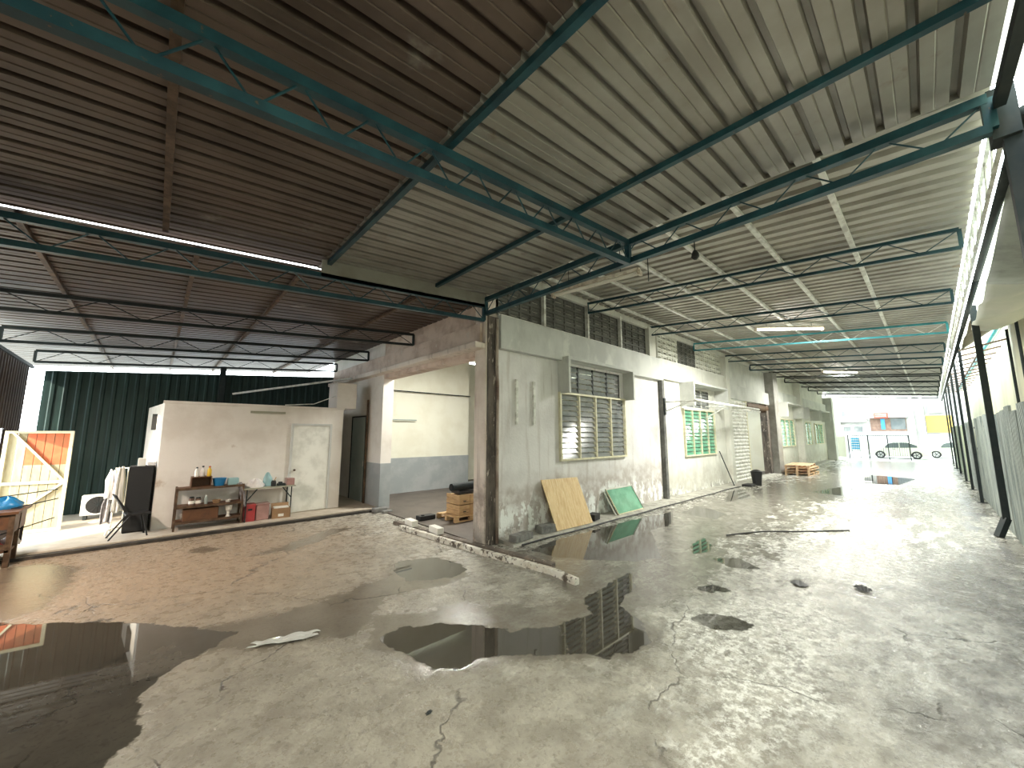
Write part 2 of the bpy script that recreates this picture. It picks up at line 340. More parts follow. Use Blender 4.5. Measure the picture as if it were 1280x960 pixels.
    c = mix(mt('MULTIPLY', mt('MULTIPLY', rng(noise(6.5, 12, (1, 1, 1), .78), .50, .555), east), .62), c, (.10, .095, .08))
    c = mix(mt('MULTIPLY', mt('MULTIPLY', rng(noise(2.6, 12, (.7, 1.6, 1), .8), .53, .58), east), .5), c, (.82, .82, .76))
    c = mix(mt('MULTIPLY', rng(noise(3.7, 12, (1.4, .8, 1), .76), .54, .62), .45), c, (.17, .145, .115))
    dark_patch = rng(mt('ADD', attr('dark_patch'), mt('MULTIPLY', mt('SUBTRACT', noise(2.2, 8), .5), 1.4)), -.15, .3)
    c = mix(mt('MULTIPLY', dark_patch, .6), c, (.10, .09, .075))
    sheen_tint = mt('MULTIPLY', rng(mt('ADD', attr('sheen_tint'), mt('MULTIPLY', mt('SUBTRACT', noise(1.8, 8), .5), 1.4)), -.2, .3), rng(noise(12, 12, (1, 1, 1), .82), .47, .56))
    c = mix(mt('MULTIPLY', sheen_tint, .85), c, (.92, .92, .87))  # highlights of the right floor mixed into the colour as white
    # hairline cracks
    vo = N.new('ShaderNodeTexVoronoi'); vo.feature = 'DISTANCE_TO_EDGE'; vo.inputs['Scale'].default_value = .42
    wm = N.new('ShaderNodeVectorMath'); wm.operation = 'ADD'; L.new(g.outputs['Position'], wm.inputs[0])
    nz = N.new('ShaderNodeTexNoise'); nz.inputs['Scale'].default_value = 1.3; nz.inputs['Detail'].default_value = 7; L.new(g.outputs['Position'], nz.inputs['Vector']); L.new(nz.outputs['Color'], wm.inputs[1]); L.new(wm.outputs[0], vo.inputs['Vector'])
    crack = mt('MULTIPLY', rng(vo.outputs['Distance'], .006, .001), rng(noise(.9), .48, .55))
    c = mix(mt('MULTIPLY', crack, .7), c, (.05, .045, .04))
    # wheel-smeared wet streaks further down the passage
    streak = mt('MULTIPLY', rng(noise(1.5, 7, (.45, 1.7, 1), .68), .49, .55), rng(sp.outputs['X'], 1.5, 7))
    wet = mt('MAXIMUM', dampf, mt('MULTIPLY', streak, .9))
    c = mix(mt('MULTIPLY', wet, .62), c, (.085, .07, .05))
    c = mix(mt('MULTIPLY', pond, .85), c, (.028, .025, .02))
    L.new(c, b.inputs['Base Color'])
    # roughness: scuffed dry slab / damp film / open water
    dry = rng(mt('ADD', noise(9, 8), mt('MULTIPLY', east, -.07)), .42, .56, .22, .6)
    r1 = N.new('ShaderNodeMix'); L.new(wet, r1.inputs[0]); L.new(dry, r1.inputs[2]); r1.inputs[3].default_value = .17
    r2 = N.new('ShaderNodeMix'); L.new(pond, r2.inputs[0]); L.new(r1.outputs[0], r2.inputs[2]); r2.inputs[3].default_value = .02
    L.new(r2.outputs[0], b.inputs['Roughness'])
    sr = N.new('ShaderNodeMix'); L.new(wet, sr.inputs[0]); sr.inputs[2].default_value = .5; sr.inputs[3].default_value = .75; L.new(sr.outputs[0], b.inputs['Specular IOR Level'])
    bp = N.new('ShaderNodeBump'); bp.inputs['Distance'].default_value = .03
    L.new(mt('MULTIPLY', mt('SUBTRACT', 1.0, pond), mt('SUBTRACT', .55, mt('MULTIPLY', wet, .35))), bp.inputs['Strength'])
    L.new(mt('ADD', mt('MULTIPLY', noise(11, 9, (1, 1, 1), .7), 1.0), mt('MULTIPLY', crack, -.6)), bp.inputs['Height']); L.new(bp.outputs[0], b.inputs['Normal'])
    me.materials.append(m); return o
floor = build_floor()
struct(MB().box(-9, .0, 4.5, 9.2, -.12, .08).obj('floor_platform', M_plat, bevel=.01), 'raised pale concrete platform at the back of the left bay')
struct(MB().box(0, 20, .02, 8.8, -.1, .025).obj('floor_room', M_slab), 'dark concrete floor inside the building')
struct(MB().box(-70, 100, -45, 45, -.4, -.14).obj('floor_ground', M_out), 'open ground around the buildings')
struct(MB().box(38.6, 75, -14, 14, -.1, -.01).obj('floor_yard', M_out), 'pale paving outside the far end')
struct(MB().box(-16, -8, -9, 12, -.1, -.01).obj('floor_side_yard', M_out), 'pale paving outside the left gateway')
struct(MB().box(-5.9, 20, 12.6, 13.0, -.13, 3.3).obj('wall_rear_lightblock', M_brownw), 'added dark wall behind the left bay, blocking low outside light')  # unseen wall added to keep horizon light off the rear roof
# near-black gully edge in front of the platform
g = MB(); g.box(-7, -.2, 4.36, 4.5, -.01, .05)
struct(g.obj('trim_platform_gutter', mat('black_gutter_strip', (.022, .02, .018), .6, 0, c2=(.06, .05, .04), scale=5)), 'dark gutter strip in front of the platform')

# ================================================================= CEILING
def rib_sheet(width, length, pitch, rw=.045, rh=.032, mesh_mat=M_sheet, name='roof_sheet', minor=True):
    """pan-and-rib sheet: ribs run along +Y, width along +X"""
    prof = []; n = round(width / pitch)
    for i in range(n):
        x = i * pitch
        prof += [(x, 0), (x + (pitch - rw) * .5 - .008, 0)]
        if minor: prof += [(x + (pitch - rw) * .5, .006), (x + (pitch - rw) * .5 + .008, 0)]
        prof += [(x + pitch - rw, 0), (x + pitch - rw * .8, rh), (x + pitch - rw * .2, rh)]
    prof.append((n * pitch, 0)); prof.append((n * pitch + .012, -.001)); m = MB()
    m.grid(lambda u, v: (prof[round(u * (len(prof) - 1))][0], v * length, prof[round(u * (len(prof) - 1))][1]), len(prof) - 1, 1)
    return m.mesh(name, mesh_mat)
ceil = sempty('ceiling', 'corrugated metal roof on steel purlins')
SF = .08
def zn(x): return 4.72 + SF * x      # near part of the left bay (y < 0)
def zf(x): return 4.56 + .077 * x    # far part (y > 0)
def zc(y): return 5.42 + .09 * y     # passage roof
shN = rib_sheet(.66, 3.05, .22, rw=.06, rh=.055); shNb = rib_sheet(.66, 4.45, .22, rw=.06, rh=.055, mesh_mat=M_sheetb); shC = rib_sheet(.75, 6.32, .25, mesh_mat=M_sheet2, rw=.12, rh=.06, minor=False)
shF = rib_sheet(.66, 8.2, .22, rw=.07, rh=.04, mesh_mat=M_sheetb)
for i in range(10):   # ribs along x: rotate +90 about z so that length runs to -x
    y = .36 - i * .66
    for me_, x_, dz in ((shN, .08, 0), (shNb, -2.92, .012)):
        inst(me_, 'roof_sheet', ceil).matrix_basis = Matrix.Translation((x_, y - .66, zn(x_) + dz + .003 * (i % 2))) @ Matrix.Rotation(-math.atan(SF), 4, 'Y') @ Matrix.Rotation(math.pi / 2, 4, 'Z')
for i in range(18):
    y = .02 + i * .66
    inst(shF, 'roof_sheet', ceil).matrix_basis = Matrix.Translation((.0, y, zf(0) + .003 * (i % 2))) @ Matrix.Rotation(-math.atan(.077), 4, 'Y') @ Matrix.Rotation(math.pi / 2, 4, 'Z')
for i in range(51):
    x = .12 + i * .75
    inst(shC, 'roof_sheet', ceil).matrix_basis = Matrix.Translation((x, -6.27, zc(-6.27) + .003 * (i % 2))) @ Matrix.Rotation(math.atan(.09), 4, 'X')
MB().box(.07, .085, -6.45, .02, 4.732, 5.5).obj('sunblock_flashing', M_sheet2, ceil)  # sheet added in the roof step to stop sun streaks on the facade
# purlins of the left bay (along y), each a child of the ceiling
for k, x in enumerate((-1.12, -2.9, -4.65, -6.4)):
    MB().bar((x, -6.5, zn(x) - .035), (x, .02, zn(x) - .035), .055, .06).obj('purlin', M_teal if k < 2 else M_rust, ceil)
for k, x in enumerate((-1.3, -3.2, -4.35, -5.7)):
    MB().bar((x, .1, zf(x) - .035), (x, 11.9, zf(x) - .035), .05, .05).obj('purlin', M_rust, ceil)
for y in (-.35, -1.3, -2.25, -3.2, -4.15, -5.1):
    MB().bar((.1, y, zc(y) - .03), (38.3, y, zc(y) - .03), .06, .055).obj('purlin', M_white, ceil)
# flashing closing the step between both roof heights next to the corner
MB().hexa([(-3.0, .0, zf(-3) - .1), (-3.0, .01, zf(-3) - .1), (-.0, .01, zf(0) - .1), (-.0, 0, zf(0) - .1), (-3.0, .0, zn(-3)), (-3.0, .01, zn(-3)), (.05, .01, zn(0)), (.05, 0, zn(0))]).obj('flashing', M_sheet, ceil)

def truss(name, label, p0, p1, q0, q1, step=.34, m=M_teal, mw=None, cw=.05, rod=.008, group='steel roof trusses', cat='truss'):
    """p0-p1 bottom chord, q0-q1 top chord"""
    t = thing(name, label, cat, p0, group); o = Vector(p0); p0, p1, q0, q1 = [Vector(a) - o for a in (p0, p1, q0, q1)]
    MB().bar(p0, p1, cw, cw).obj('bottom_chord', m, t); MB().bar(q0, q1, cw, cw * 1.1).obj('top_chord', m, t)
    for a, b in ((p0, q0), (p1, q1)): MB().bar(a, b, cw * .95, cw * .95).obj('end_post', m, t)
    n = max(2, round((p1 - p0).length / step))
    for i in range(n):
        a, b = i / n, (i + 1) / n
        A, B = (p0.lerp(p1, a), q0.lerp(q1, b)) if i % 2 == 0 else (q0.lerp(q1, a), p0.lerp(p1, b))
        MB().cyl(A, B, rod, 5, cap=False).obj('web_rod', mw or m, t)
    return t
# big trusses round the corner bay
truss('roof_truss', 'long teal girder running from the building corner to the fence, between both roofs', (0, .02, 4.33), (0, -6.2, 4.33), (0, .02, 4.61), (0, -6.2, 4.58), .3, cw=.075)
truss('roof_truss', 'teal girder across the near left bay, hanging over the puddle', (-.03, -3.1, 4.31), (-7.1, -3.1, 3.71), (-.03, -3.1, 4.58), (-7.1, -3.1, 4.02), .24, cw=.07)
truss('roof_truss', 'dark teal girder below the bright roof gap, from the corner column to the left wall', (-.03, .03, 4.2), (-7.0, .03, 3.68), (-.03, .03, 4.48), (-7.0, .03, 3.94), .3, cw=.06)
for i, (y, lb) in enumerate(((2.85, 'first truss of the rear left bay behind the bright gap'), (5.6, 'truss over the shelves of the rear left bay'), (8.35, 'rearmost truss of the left bay, just above the bright strip'))):
    truss('roof_truss', lb, (-.02, y, 4.2), (-6.75, y, 3.68), (-.02, y, 4.46), (-6.75, y, 3.94), .5, m=M_dark, cw=.05, rod=.008)
ords = ['first', 'second', 'third', 'fourth', 'fifth', 'sixth', 'seventh', 'eighth', 'ninth', 'tenth', 'eleventh']
for i in range(11):
    x = 3.3 + i * 3.24; m = M_cyan if i == 2 else (M_teal if i < 5 else M_dark)
    truss('roof_truss', f'{ords[i]} slim truss across the passage roof beyond the corner girder', (x, -.02, 5.06), (x, -6.18, 4.52), (x, -.02, 5.31), (x, -6.18, 4.78), .36 if i < 5 else .5, m=m, mw=M_white if i == 2 else None, cw=.045 if i < 4 else .055, rod=.008)
# eave lattice above the fence
for j, (xa, xb) in enumerate(((.1, 13), (13, 26), (26, 38.3))):
    truss('eave_lattice', ('near', 'middle', 'far')[j] + ' stretch of pale lattice girder along the eave over the fence', (xa, -6.31, 4.5), (xb, -6.31, 4.5), (xa, -6.31, 4.82), (xb, -6.31, 4.82), .3 if j == 0 else .5, m=M_white, cw=.03, rod=.01, group='eave lattice girders')
tag(MB().tube([(.2, -6.39, 4.5), (5, -6.39, 4.49), (9, -6.39, 4.48), (38, -6.39, 4.47)], .04, 10).obj('gutter_pipe', M_dark, smooth=True), 'long dark pipe running under the eave lattice above the fence', 'pipe')
# diagonal braces of the left roof
tag(MB().bar((-.05, -6.25, 4.5), (-7, -6.25, 3.95), .06, .08).obj('eave_beam', M_dark), 'dark eave beam behind the viewer side of the left bay', 'beam')

# ================================================================= WALLS
def wall_holes(name, mat_, x0, x1, y0, y1, z0, z1, holes, axis='x', parent=None, label=None):
    """wall with rectangular holes; axis = direction the wall runs in"""
    a0, a1 = (x0, x1) if axis == 'x' else (y0, y1)
    m = MB(); cuts = sorted({a0, a1, *[h[0] for h in holes], *[h[1] for h in holes]}); cuts = [c for c in cuts if a0 <= c <= a1]
    for a, b in zip(cuts[:-1], cuts[1:]):
        hs = sorted([h for h in holes if h[0] <= a + 1e-6 and h[1] >= b - 1e-6], key=lambda h: h[2]); z = z0
        for h in hs + [(0, 0, z1, z1)]:
            if h[2] - z > 1e-4:
                if axis == 'x': m.box(a, b, y0, y1, z, h[2])
                else: m.box(x0, x1, a, b, z, h[2])
            z = h[3]
    o = m.obj(name, mat_, parent)
    if not parent: struct(o, label)
    return o
WIN1 = (2.2, 4.86, 1.45, 2.92); WIN1U = (2.3, 4.75, 2.97, 3.62)
WIN2 = (8.66, 11.3, 1.3, 2.84); WIN2U = (9.0, 11.0, 2.95, 3.6)
WIN3 = (21.0, 24.0, 1.35, 2.84); WIN4 = (26.3, 29.0, 1.35, 2.8); WIN5 = (30.3, 33.2, 1.35, 2.75)
wall_holes('wall_facade', M_facade, .3, 7.0, .04, .22, 0, 3.7, [WIN1, WIN1U], label='damp stained grey plaster facade with peeling lime at its foot')
wall_holes('wall_facade_middle', M_facade2, 7.0, 12.7, .04, .22, 0, 3.75, [WIN2, WIN2U], label='pale plaster facade panel around the green window')
wall_holes('wall_facade_far', M_facade2, 20.0, 34.6, .04, .24, 0, 5.2, [WIN3, WIN4, WIN5], label='pale far part of the facade')
wall_holes('wall_facade_upper', M_band, 12.9, 20, .04, .24, 3.55, 5.2, [], label='grey upper wall above the shutter opening')
struct(MB().box(.3, 7.08, -.1, .22, 3.68, 4.36).obj('wall_band', M_band, bevel=.01), 'projecting grey concrete band under the vent blocks')
struct(MB().box(7.12, 12.7, -.06, .22, 3.75, 4.38).obj('wall_band_middle', M_facade2, bevel=.01), 'pale concrete band over the green window')
struct(MB().box(12.9, 20, -.1, .06, 3.5, 4.1).obj('trim_shutter_beam', M_band, bevel=.01), 'grey lintel beam over the shutter opening')
struct(MB().box(20.3, 34.6, -.12, .06, 3.75, 4.35).obj('wall_band_far', M_band, bevel=.01), 'grey band along the far facade')
# columns
struct(MB().box(0, .32, 0, .34, 0, 5.4).obj('wall_corner_column', M_pillar, bevel=.012), 'plastered corner column of the building')
cc = MB().box(.03, .3, -.035, 0, 0, 4.3).obj('trim_corner_stain', M_stain, bevel=.01); struct(cc, 'blackened flaking face of the corner column')
tag(MB().tube([(.24, -.075, .02), (.24, -.075, 2.9), (.22, -.075, 3.3), (.22, -.075, 4.25)], .033, 10).obj('down_pipe', mat('stained_pipe', (.45, .38, .32), .6, 0, c2=(.2, .14, .11), scale=5, stretch=(1, 1, .4)), smooth=True), 'stained vertical pipe strapped to the dark corner column', 'pipe')
struct(MB().box(6.98, 7.12, -.09, .05, 0, 3.72).obj('trim_pilaster', mat('dark_grey_pilaster', (.17, .17, .16), .7, 0, c2=(.1, .1, .095), scale=4, bump=.2)), 'slim dark pilaster between the two facade bays')
struct(MB().box(12.6, 12.95, -.14, .24, 0, 5.2).obj('wall_column_pale', M_facade2, bevel=.01), 'pale column left of the roller shutter')
struct(MB().box(18.7, 19.5, -.35, .24, 0, 5.2).obj('wall_column_grey', mat('grey_column_plaster', (.36, .35, .33), .8, 0, c2=(.25, .24, .22), scale=1.5, bump=.2), bevel=.02), 'thick grey column right of the doorway')
struct(MB().box(24.9, 25.5, -.3, .24, 0, 5.2).obj('wall_column_far', M_facade2, bevel=.02), 'pale column between the far windows')
struct(MB().box(34.6, 35.4, -.5, .5, 0, 4.9).obj('wall_column_end', M_band, bevel=.02), 'end column of the facade by the far yard')
struct(MB().box(.25, .32, .0, .04, 4.36, 5.3).box(6.35, 6.75, -.06, .2, 4.36, 5.3).obj('trim_clerestory_post', M_facade2), 'pale posts at both ends of the vent blocks')
# clerestory vents
def vent_block_mesh(m_, w, h):
    if m_ == M_ventw: a_, b_ = .33, .67
    else: a_, b_ = .40, .60
    m = MB(); t = .022
    m.box(0, w, 0, .1, 0, t).box(0, w, 0, .1, h - t, h).box(0, t, 0, .1, t, h - t).box(w - t, w, 0, .1, t, h - t)
    if m_ != M_ventw: m.hexa([(t, .0, h * .36), (w - t, .0, h * .36), (w - t, .09, h * .62), (t, .09, h * .62), (t, .0, h * .36 + .02), (w - t, .0, h * .36 + .02), (w - t, .09, h * .62 + .02), (t, .09, h * .62 + .02)])
    m.box(t, w - t, .03, .06, t, h * a_).box(t, w - t, .03, .06, h * b_, h - t).box(t, w * .18, .03, .06, h * a_, h * b_).box(w * .82, w - t, .03, .06, h * a_, h * b_)
    return m.mesh('vent_block', m_)
def vents(name, label, x0, x1, z0, z1, nx, nz, m_):
    o = sempty(name, label); w, h = (x1 - x0) / nx, (z1 - z0) / nz; me = vent_block_mesh(m_, w, h)
    for i in range(nx):
        for k in range(nz): inst(me, 'vent_block', o, (x0 + i * w, .06, z0 + k * h))
    return o
for i, (a, b) in enumerate(((.34, 1.64), (1.7, 3.27), (3.33, 4.8), (4.86, 6.34))):
    vents(f'window_{i+1}', ['first', 'second', 'third', 'fourth'][i] + ' clerestory bay of dark vent blocks from the corner', a, b, 4.4, 5.24, 4, 4, M_vent)
vents('window_5', 'white vent blocks left part of the middle clerestory', 7.1, 8.55, 4.4, 5.26, 4, 5, M_ventw)
vents('window_6', 'grey vent blocks in the middle clerestory', 8.6, 10.0, 4.4, 5.26, 4, 5, M_vent)
vents('window_7', 'white vent blocks right part of the middle clerestory', 10.05, 12.58, 4.4, 5.26, 6, 5, M_ventw)
for x in (1.67, 3.3, 4.83): struct(MB().box(x - .03, x + .03, -.03, .1, 4.36, 5.3).obj('trim_mullion', M_white), None)
struct(MB().box(.3, 6.4, -.03, .08, 4.355, 4.4).box(7.0, 12.6, -.03, .08, 4.37, 4.41).obj('trim_clerestory_sill', M_white))
struct(MB().box(.3, 34.6, -.02, .24, 5.24, 5.4).obj('trim_eave_plate', M_facade2))

# windows with louvres
def louvre_window(idx, label, W_, n, glass, fr, blades=12, up=False, y=-.03):
    x0, x1, z0, z1 = W_; o = sempty(f'window_{idx}', label); f = MB(); t = .045
    f.box(x0 - t, x1 + t, y, .1, z0 - t, z0).box(x0 - t, x1 + t, y, .1, z1, z1 + t)
    f.box(x0 - t, x0, y, .1, z0, z1).box(x1, x1 + t, y, .1, z0, z1); f.obj('window_frame', fr, o)
    w = (x1 - x0) / n
    for i in range(1, n): MB().box(x0 + i * w - .02, x0 + i * w + .02, y, .08, z0, z1).obj('mullion', fr, o)
    h = (z1 - z0) / blades
    bl = MB().hexa([(0, .0, 0), (w - .05, .0, 0), (w - .05, .045, h * .9), (0, .045, h * .9), (0, .006, 0), (w - .05, .006, 0), (w - .05, .051, h * .9), (0, .051, h * .9)]).mesh('louvre_blade', glass)
    for i in range(n):
        for k in range(blades): inst(bl, 'louvre_blade', o, (x0 + i * w + .025, .0 if not up else .04, z0 + k * h))
    g = MB()
    for k in range(1, 6): z = z0 + (z1 - z0) * k / 6; g.box(x0, x1, .115, .125, z - .006, z + .006)
    for i in range(n * 2): x = x0 + w * (i + .5) / 2; g.box(x - .005, x + .005, .125, .135, z0, z1)
    g.obj('security_grille', M_dark, o)
    return o
louvre_window(8, 'large cream framed louvre window of grey glass beside the corner', WIN1, 4, M_glassd, M_cream)
louvre_window(9, 'small upper louvre under the first concrete hood', WIN1U, 4, M_glassd, M_dark, 5, True, .05)
louvre_window(10, 'green glass louvre window behind the pipe frame', WIN2, 4, M_glassg, M_cream)
louvre_window(11, 'small upper louvre under the second concrete hood', WIN2U, 3, M_glassd, M_white, 5, True, .05)
louvre_window(12, 'green window right of the thick grey column', WIN3, 3, M_glassg, M_cream, 8)
louvre_window(13, 'fourth green facade window toward the far yard', WIN4, 3, M_glassg, M_cream, 8)
louvre_window(14, 'last green facade window before the end column', WIN5, 3, M_glassg, M_cream, 8)
def hood(label, x0, x1, z0, z1, d, m_, t=.07):
    return struct(MB().box(x0, x0 + t, -d, .05, z0, z1).box(x1 - t, x1, -d, .05, z0, z1).box(x0 + t, x1 - t, -d, .05, z1 - t, z1).obj('trim_window_hood', m_, bevel=.006), label)
hood('grey concrete hood around the upper part of the first window', 2.16, 5.0, 2.93, 3.76, .28, M_band)
hood('concrete hood over the green window', 8.5, 11.7, 2.95, 3.76, .45, M_band)
hood('concrete hood over the green window right of the grey column', 20.6, 24.4, 2.95, 3.75, .5, M_band)
hood('concrete hood over the fourth facade window', 26.0, 29.3, 2.95, 3.7, .5, M_band)
hood('concrete hood over the last facade window', 30.0, 33.4, 2.95, 3.7, .5, M_band)
# two slotted shelf tracks on the facade
for k, (x, lb) in enumerate(((.83, 'white slotted wall rail nearest the corner column'), (1.34, 'white slotted wall rail between the first rail and the window'))):
    r = MB(); r.box(x - .03, x + .03, .0, .04, 2.2, 3.12)
    for j in range(18): r.box(x - .012, x + .012, -.008, .0, 2.24 + j * .05, 2.26 + j * .05)
    tag(r.obj('wall_rail', M_white), lb, 'rail', 'slotted wall rails')
# pipe bracket for awning
t = thing('folding_awning', 'white folded awning pipe frame on brackets before the green window', 'awning', (7.05, 0, 3))
MB().box(-.05, .05, -.13, -.09, -.4, .12).obj('wall_plate', M_dark, t)
MB().cyl((0, -.1, 0), (0, -1.02, -.02), .02).obj('bracket_arm', M_white, t); MB().cyl((0, -.1, -.3), (0, -.85, -.04), .018).obj('bracket_arm', M_white, t)
MB().cyl((-.05, -1.05, 0), (6.1, -1.05, -.02), .045).obj('roller_bar', M_white, t, smooth=True)
MB().cyl((3.4, -.95, -.08), (5.9, -1.15, -.12), .025).obj('roller_bar', M_white, t, smooth=True)
for x in (3.1, 5.75):
    MB().cyl((x, -.145, 0), (x, -1.02, -.02), .02).obj('bracket_arm', M_white, t); MB().cyl((x, -.145, -.4), (x, -.85, -.04), .018).obj('bracket_arm', M_white, t)
# shutter bay
t = sempty('door_1', 'half open ribbed white roller shutter', (12.95, .0, 0))
for k in range(23): MB().prism([(.0, k * .15), (-.03, k * .15 + .05), (-.03, k * .15 + .1), (.0, k * .15 + .14), (.05, k * .15 + .14), (.05, k * .15)], 0, 0, 2.25).obj('shutter_slat', M_white, t)
MB().box(2.25, 2.36, -.03, .1, 0, 3.5).obj('guide_rail', M_cream, t); MB().box(-.05, .0, -.03, .1, 0, 3.5).obj('guide_rail', M_cream, t)
MB().cyl((2.36, .12, 3.3), (5.7, .12, 3.3), .2, 16).obj('shutter_roll', M_rust, t)
struct(MB().box(18.3, 18.7, -.05, .25, 0, 3.55).obj('trim_door_jamb', M_stain), 'blackened jamb of the far doorway')
struct(MB().box(15.3, 19.5, 4.4, 4.6, 0, 3.6).obj('wall_far_room', M_room))
struct(MB().box(15.3, 19.5, 4.37, 4.4, 0, 1.2).obj('baseboard_far_room', M_roomg), 'blue grey dado in the far room')
struct(MB().box(17.2, 18.1, 4.33, 4.4, 0, 2.2).obj('door_2', M_teald), 'dark door inside the far room')

# opening wall of the corner room (along y at x = 0)
struct(MB().box(0, .3, .34, 4.5, 3.53, 5.4).obj('wall_lintel', M_beam, bevel=.02), 'rough concrete lintel over the wide room opening')
struct(MB().box(-.24, .02, .02, 8.5, 3.64, 3.76).obj('trim_lintel_ledge', M_pillar, bevel=.025), 'projecting ledge on the lintel')
struct(MB().box(-.07, .0, .1, 8.5, 3.76, 4.16).obj('wall_beam', M_beam, bevel=.01), 'rough brown concrete beam above the ledge')
wall_holes('wall_left_pier', M_hut, 0, .3, 4.5, 8.7, 0, 5.4, [(5.5, 6.6, 0.08, 2.55)], axis='y', label='pale plaster pier left of the room opening')
struct(MB().box(-.015, .0, 4.45, 5.38, 0, 1.22).box(.0, .3, 4.485, 4.5, 0, 1.22).obj('baseboard_pier', M_roomg), 'blue grey dado on the left pier')
t = sempty('door_3', 'grey green door between hut and pier', (-.0, 5.5, .08)); MB().box(-.02, .05, .03, 1.07, 0, 2.44).obj('door_leaf', M_teald, t)
MB().box(-.04, .08, -.0, .04, 0, 2.47).box(-.04, .08, 1.06, 1.1, 0, 2.47).box(-.04, .08, 0, 1.1, 2.43, 2.47).obj('door_frame', M_dark, t); MB().box(-.03, .0, .1, .14, 1.0, 1.15).obj('door_handle', M_chrome, t)
tag(MB().tube([(-.05, 5.38, .05), (-.05, 5.38, 3.0)], .03, 8).obj('stand_pipe', M_rust), 'thin rusty pipe beside the grey green door', 'pipe')
# interior of the room
struct(MB().box(.3, 4.6, 6.8, 7.0, 0, 5.2).obj('wall_room', M_room), 'cream wall inside the corner room')
struct(MB().box(.3, 4.6, 6.775, 6.8, 0, 1.2).obj('baseboard_room', M_roomg), 'grey blue dado on the room wall')
struct(MB().box(4.5, 4.7, 7.0, 8.5, 0, 5.2).box(4.6, 13, 8.4, 8.6, 0, 5.2).box(12.9, 13.1, .24, 8.5, 0, 5.2).box(20, 20.2, .2, 8.5, 0, 5.2).obj('wall_room_rear', M_room))
struct(MB().box(.05, 35, .02, 8.9, 5.4, 5.5).obj('ceiling_room', M_room), 'plain ceiling of the building')
tag(MB().cyl((.35, 6.72, 3.5), (4.6, 6.72, 3.5), .018).obj('conduit', M_dark), 'thin horizontal conduit on the cream room wall', 'pipe')
t = thing('pipe_rail', 'dark pole with a side arm against the cream room wall', 'rail', (1.15, 6.7, 0)); MB().cyl((0, 0, .02), (0, 0, 2.55), .025).obj('pole', M_dark, t); MB().cyl((0, 0, 2.5), (1.1, 0, 2.5), .02).obj('arm', M_teald, t)
MB_ = None

# left bay shell
def clad_sheets(parent, m_, name, start, end, zt0, zt1, pitch=.2, width=.8, z0=.08, amp=.018):
    """vertical ribbed sheets side by side from start to end (xy)"""
    a, b = Vector(start), Vector(end); L_ = (b - a).length; d = (b - a) / L_; nrm = Vector((d.y, -d.x)); n = max(1, round(L_ / width)); w = L_ / n
    for i in range(n):
        m = MB(); k = max(2, round(w / pitch)); prof = []
        for j in range(k):
            s0 = i * w + j * w / k; q = w / k
            prof += [(s0, 0), (s0 + q * .55, 0), (s0 + q * .65, amp), (s0 + q * .9, amp)]
        prof.append(((i + 1) * w, 0)); N_ = len(prof) - 1
        def fn(u, v):
            s_, h = prof[round(u * N_)]; p = a + d * s_ + nrm * h; zt = zt0 + (zt1 - zt0) * s_ / L_
            return (p.x, p.y, z0 + (zt - z0) * v)
        m.grid(fn, N_, 1).obj(name, m_, parent)
back = sempty('wall_back', 'dark green ribbed back wall of the left bay')
clad_sheets(back, M_green, 'cladding_sheet', (-6.6, 8.6), (-.0, 8.6), 3.52, 4.02)
left = sempty('wall_left', 'dark brown cladding of the left bay')
clad_sheets(left, M_brownw, 'cladding_sheet', (-6.82, 5.35), (-6.82, 8.35), 3.66, 3.55, z0=2.12)
clad_sheets(left, M_brownw, 'cladding_sheet', (-6.82, 7.1), (-6.82, 8.35), 2.12, 2.12, z0=.05)
clad_sheets(left, M_brownw, 'cladding_sheet', (-7.0, -6.6), (-7.0, 4.0), 4.12, 4.12, z0=0)
clad_sheets(left, M_brownw, 'cladding_sheet', (-6.95, 3.9), (-6.86, 4.5), 4.05, 4.02, z0=0)
MB().bar((-6.82, 4.0, 3.66), (-6.78, 8.5, 3.56), .05, .06).obj('rail', M_dark, left)
struct(MB().bar((-3.2, 8.5, 0.08), (-3.2, 8.5, 4.0), .14, .14).obj('trim_post', M_dark), 'dark post against the green back wall')

# gate leaf
t = thing('metal_gate', 'sunlit cream sheet metal gate leaf, orange at its top right corner', 'gate', (-5.77, 6.5, .09), rz=math.radians(172))
GW, GH = .92, 1.98
for (a, b, c_, d_) in ((0, GW, 0, .05), (0, GW, GH - .05, GH), (0, .05, .05, GH - .05), (GW - .05, GW, .05, GH - .05), (.05, GW - .05, .93, .98)):
    MB().box(a, b, 0.0, .04, c_, d_).obj('frame_bar', M_cream, t)
for (p, q) in (((.06, 0.02, .98), (GW - .1, .02, GH - .03)), ((.06, .02, .93), (GW - .22, .02, .32))): MB().bar(p, q, .035, .05, up=(0, 1, 0)).obj('brace', M_cream, t)
for i in range(7):
    a = .03 + i * (GW - .06) / 7; b = a + (GW - .06) / 7 - .008
    MB().box(a, b, -.035 - .008 * (i % 2), -.015, .03, 1.3 + .0 * i).obj('sheet_panel', M_gatep, t)
    MB().box(a, b, -.035 - .008 * (i % 2), -.015, 1.3, GH - .02).obj('sheet_panel', M_orange if i < 5 else M_gatep, t)
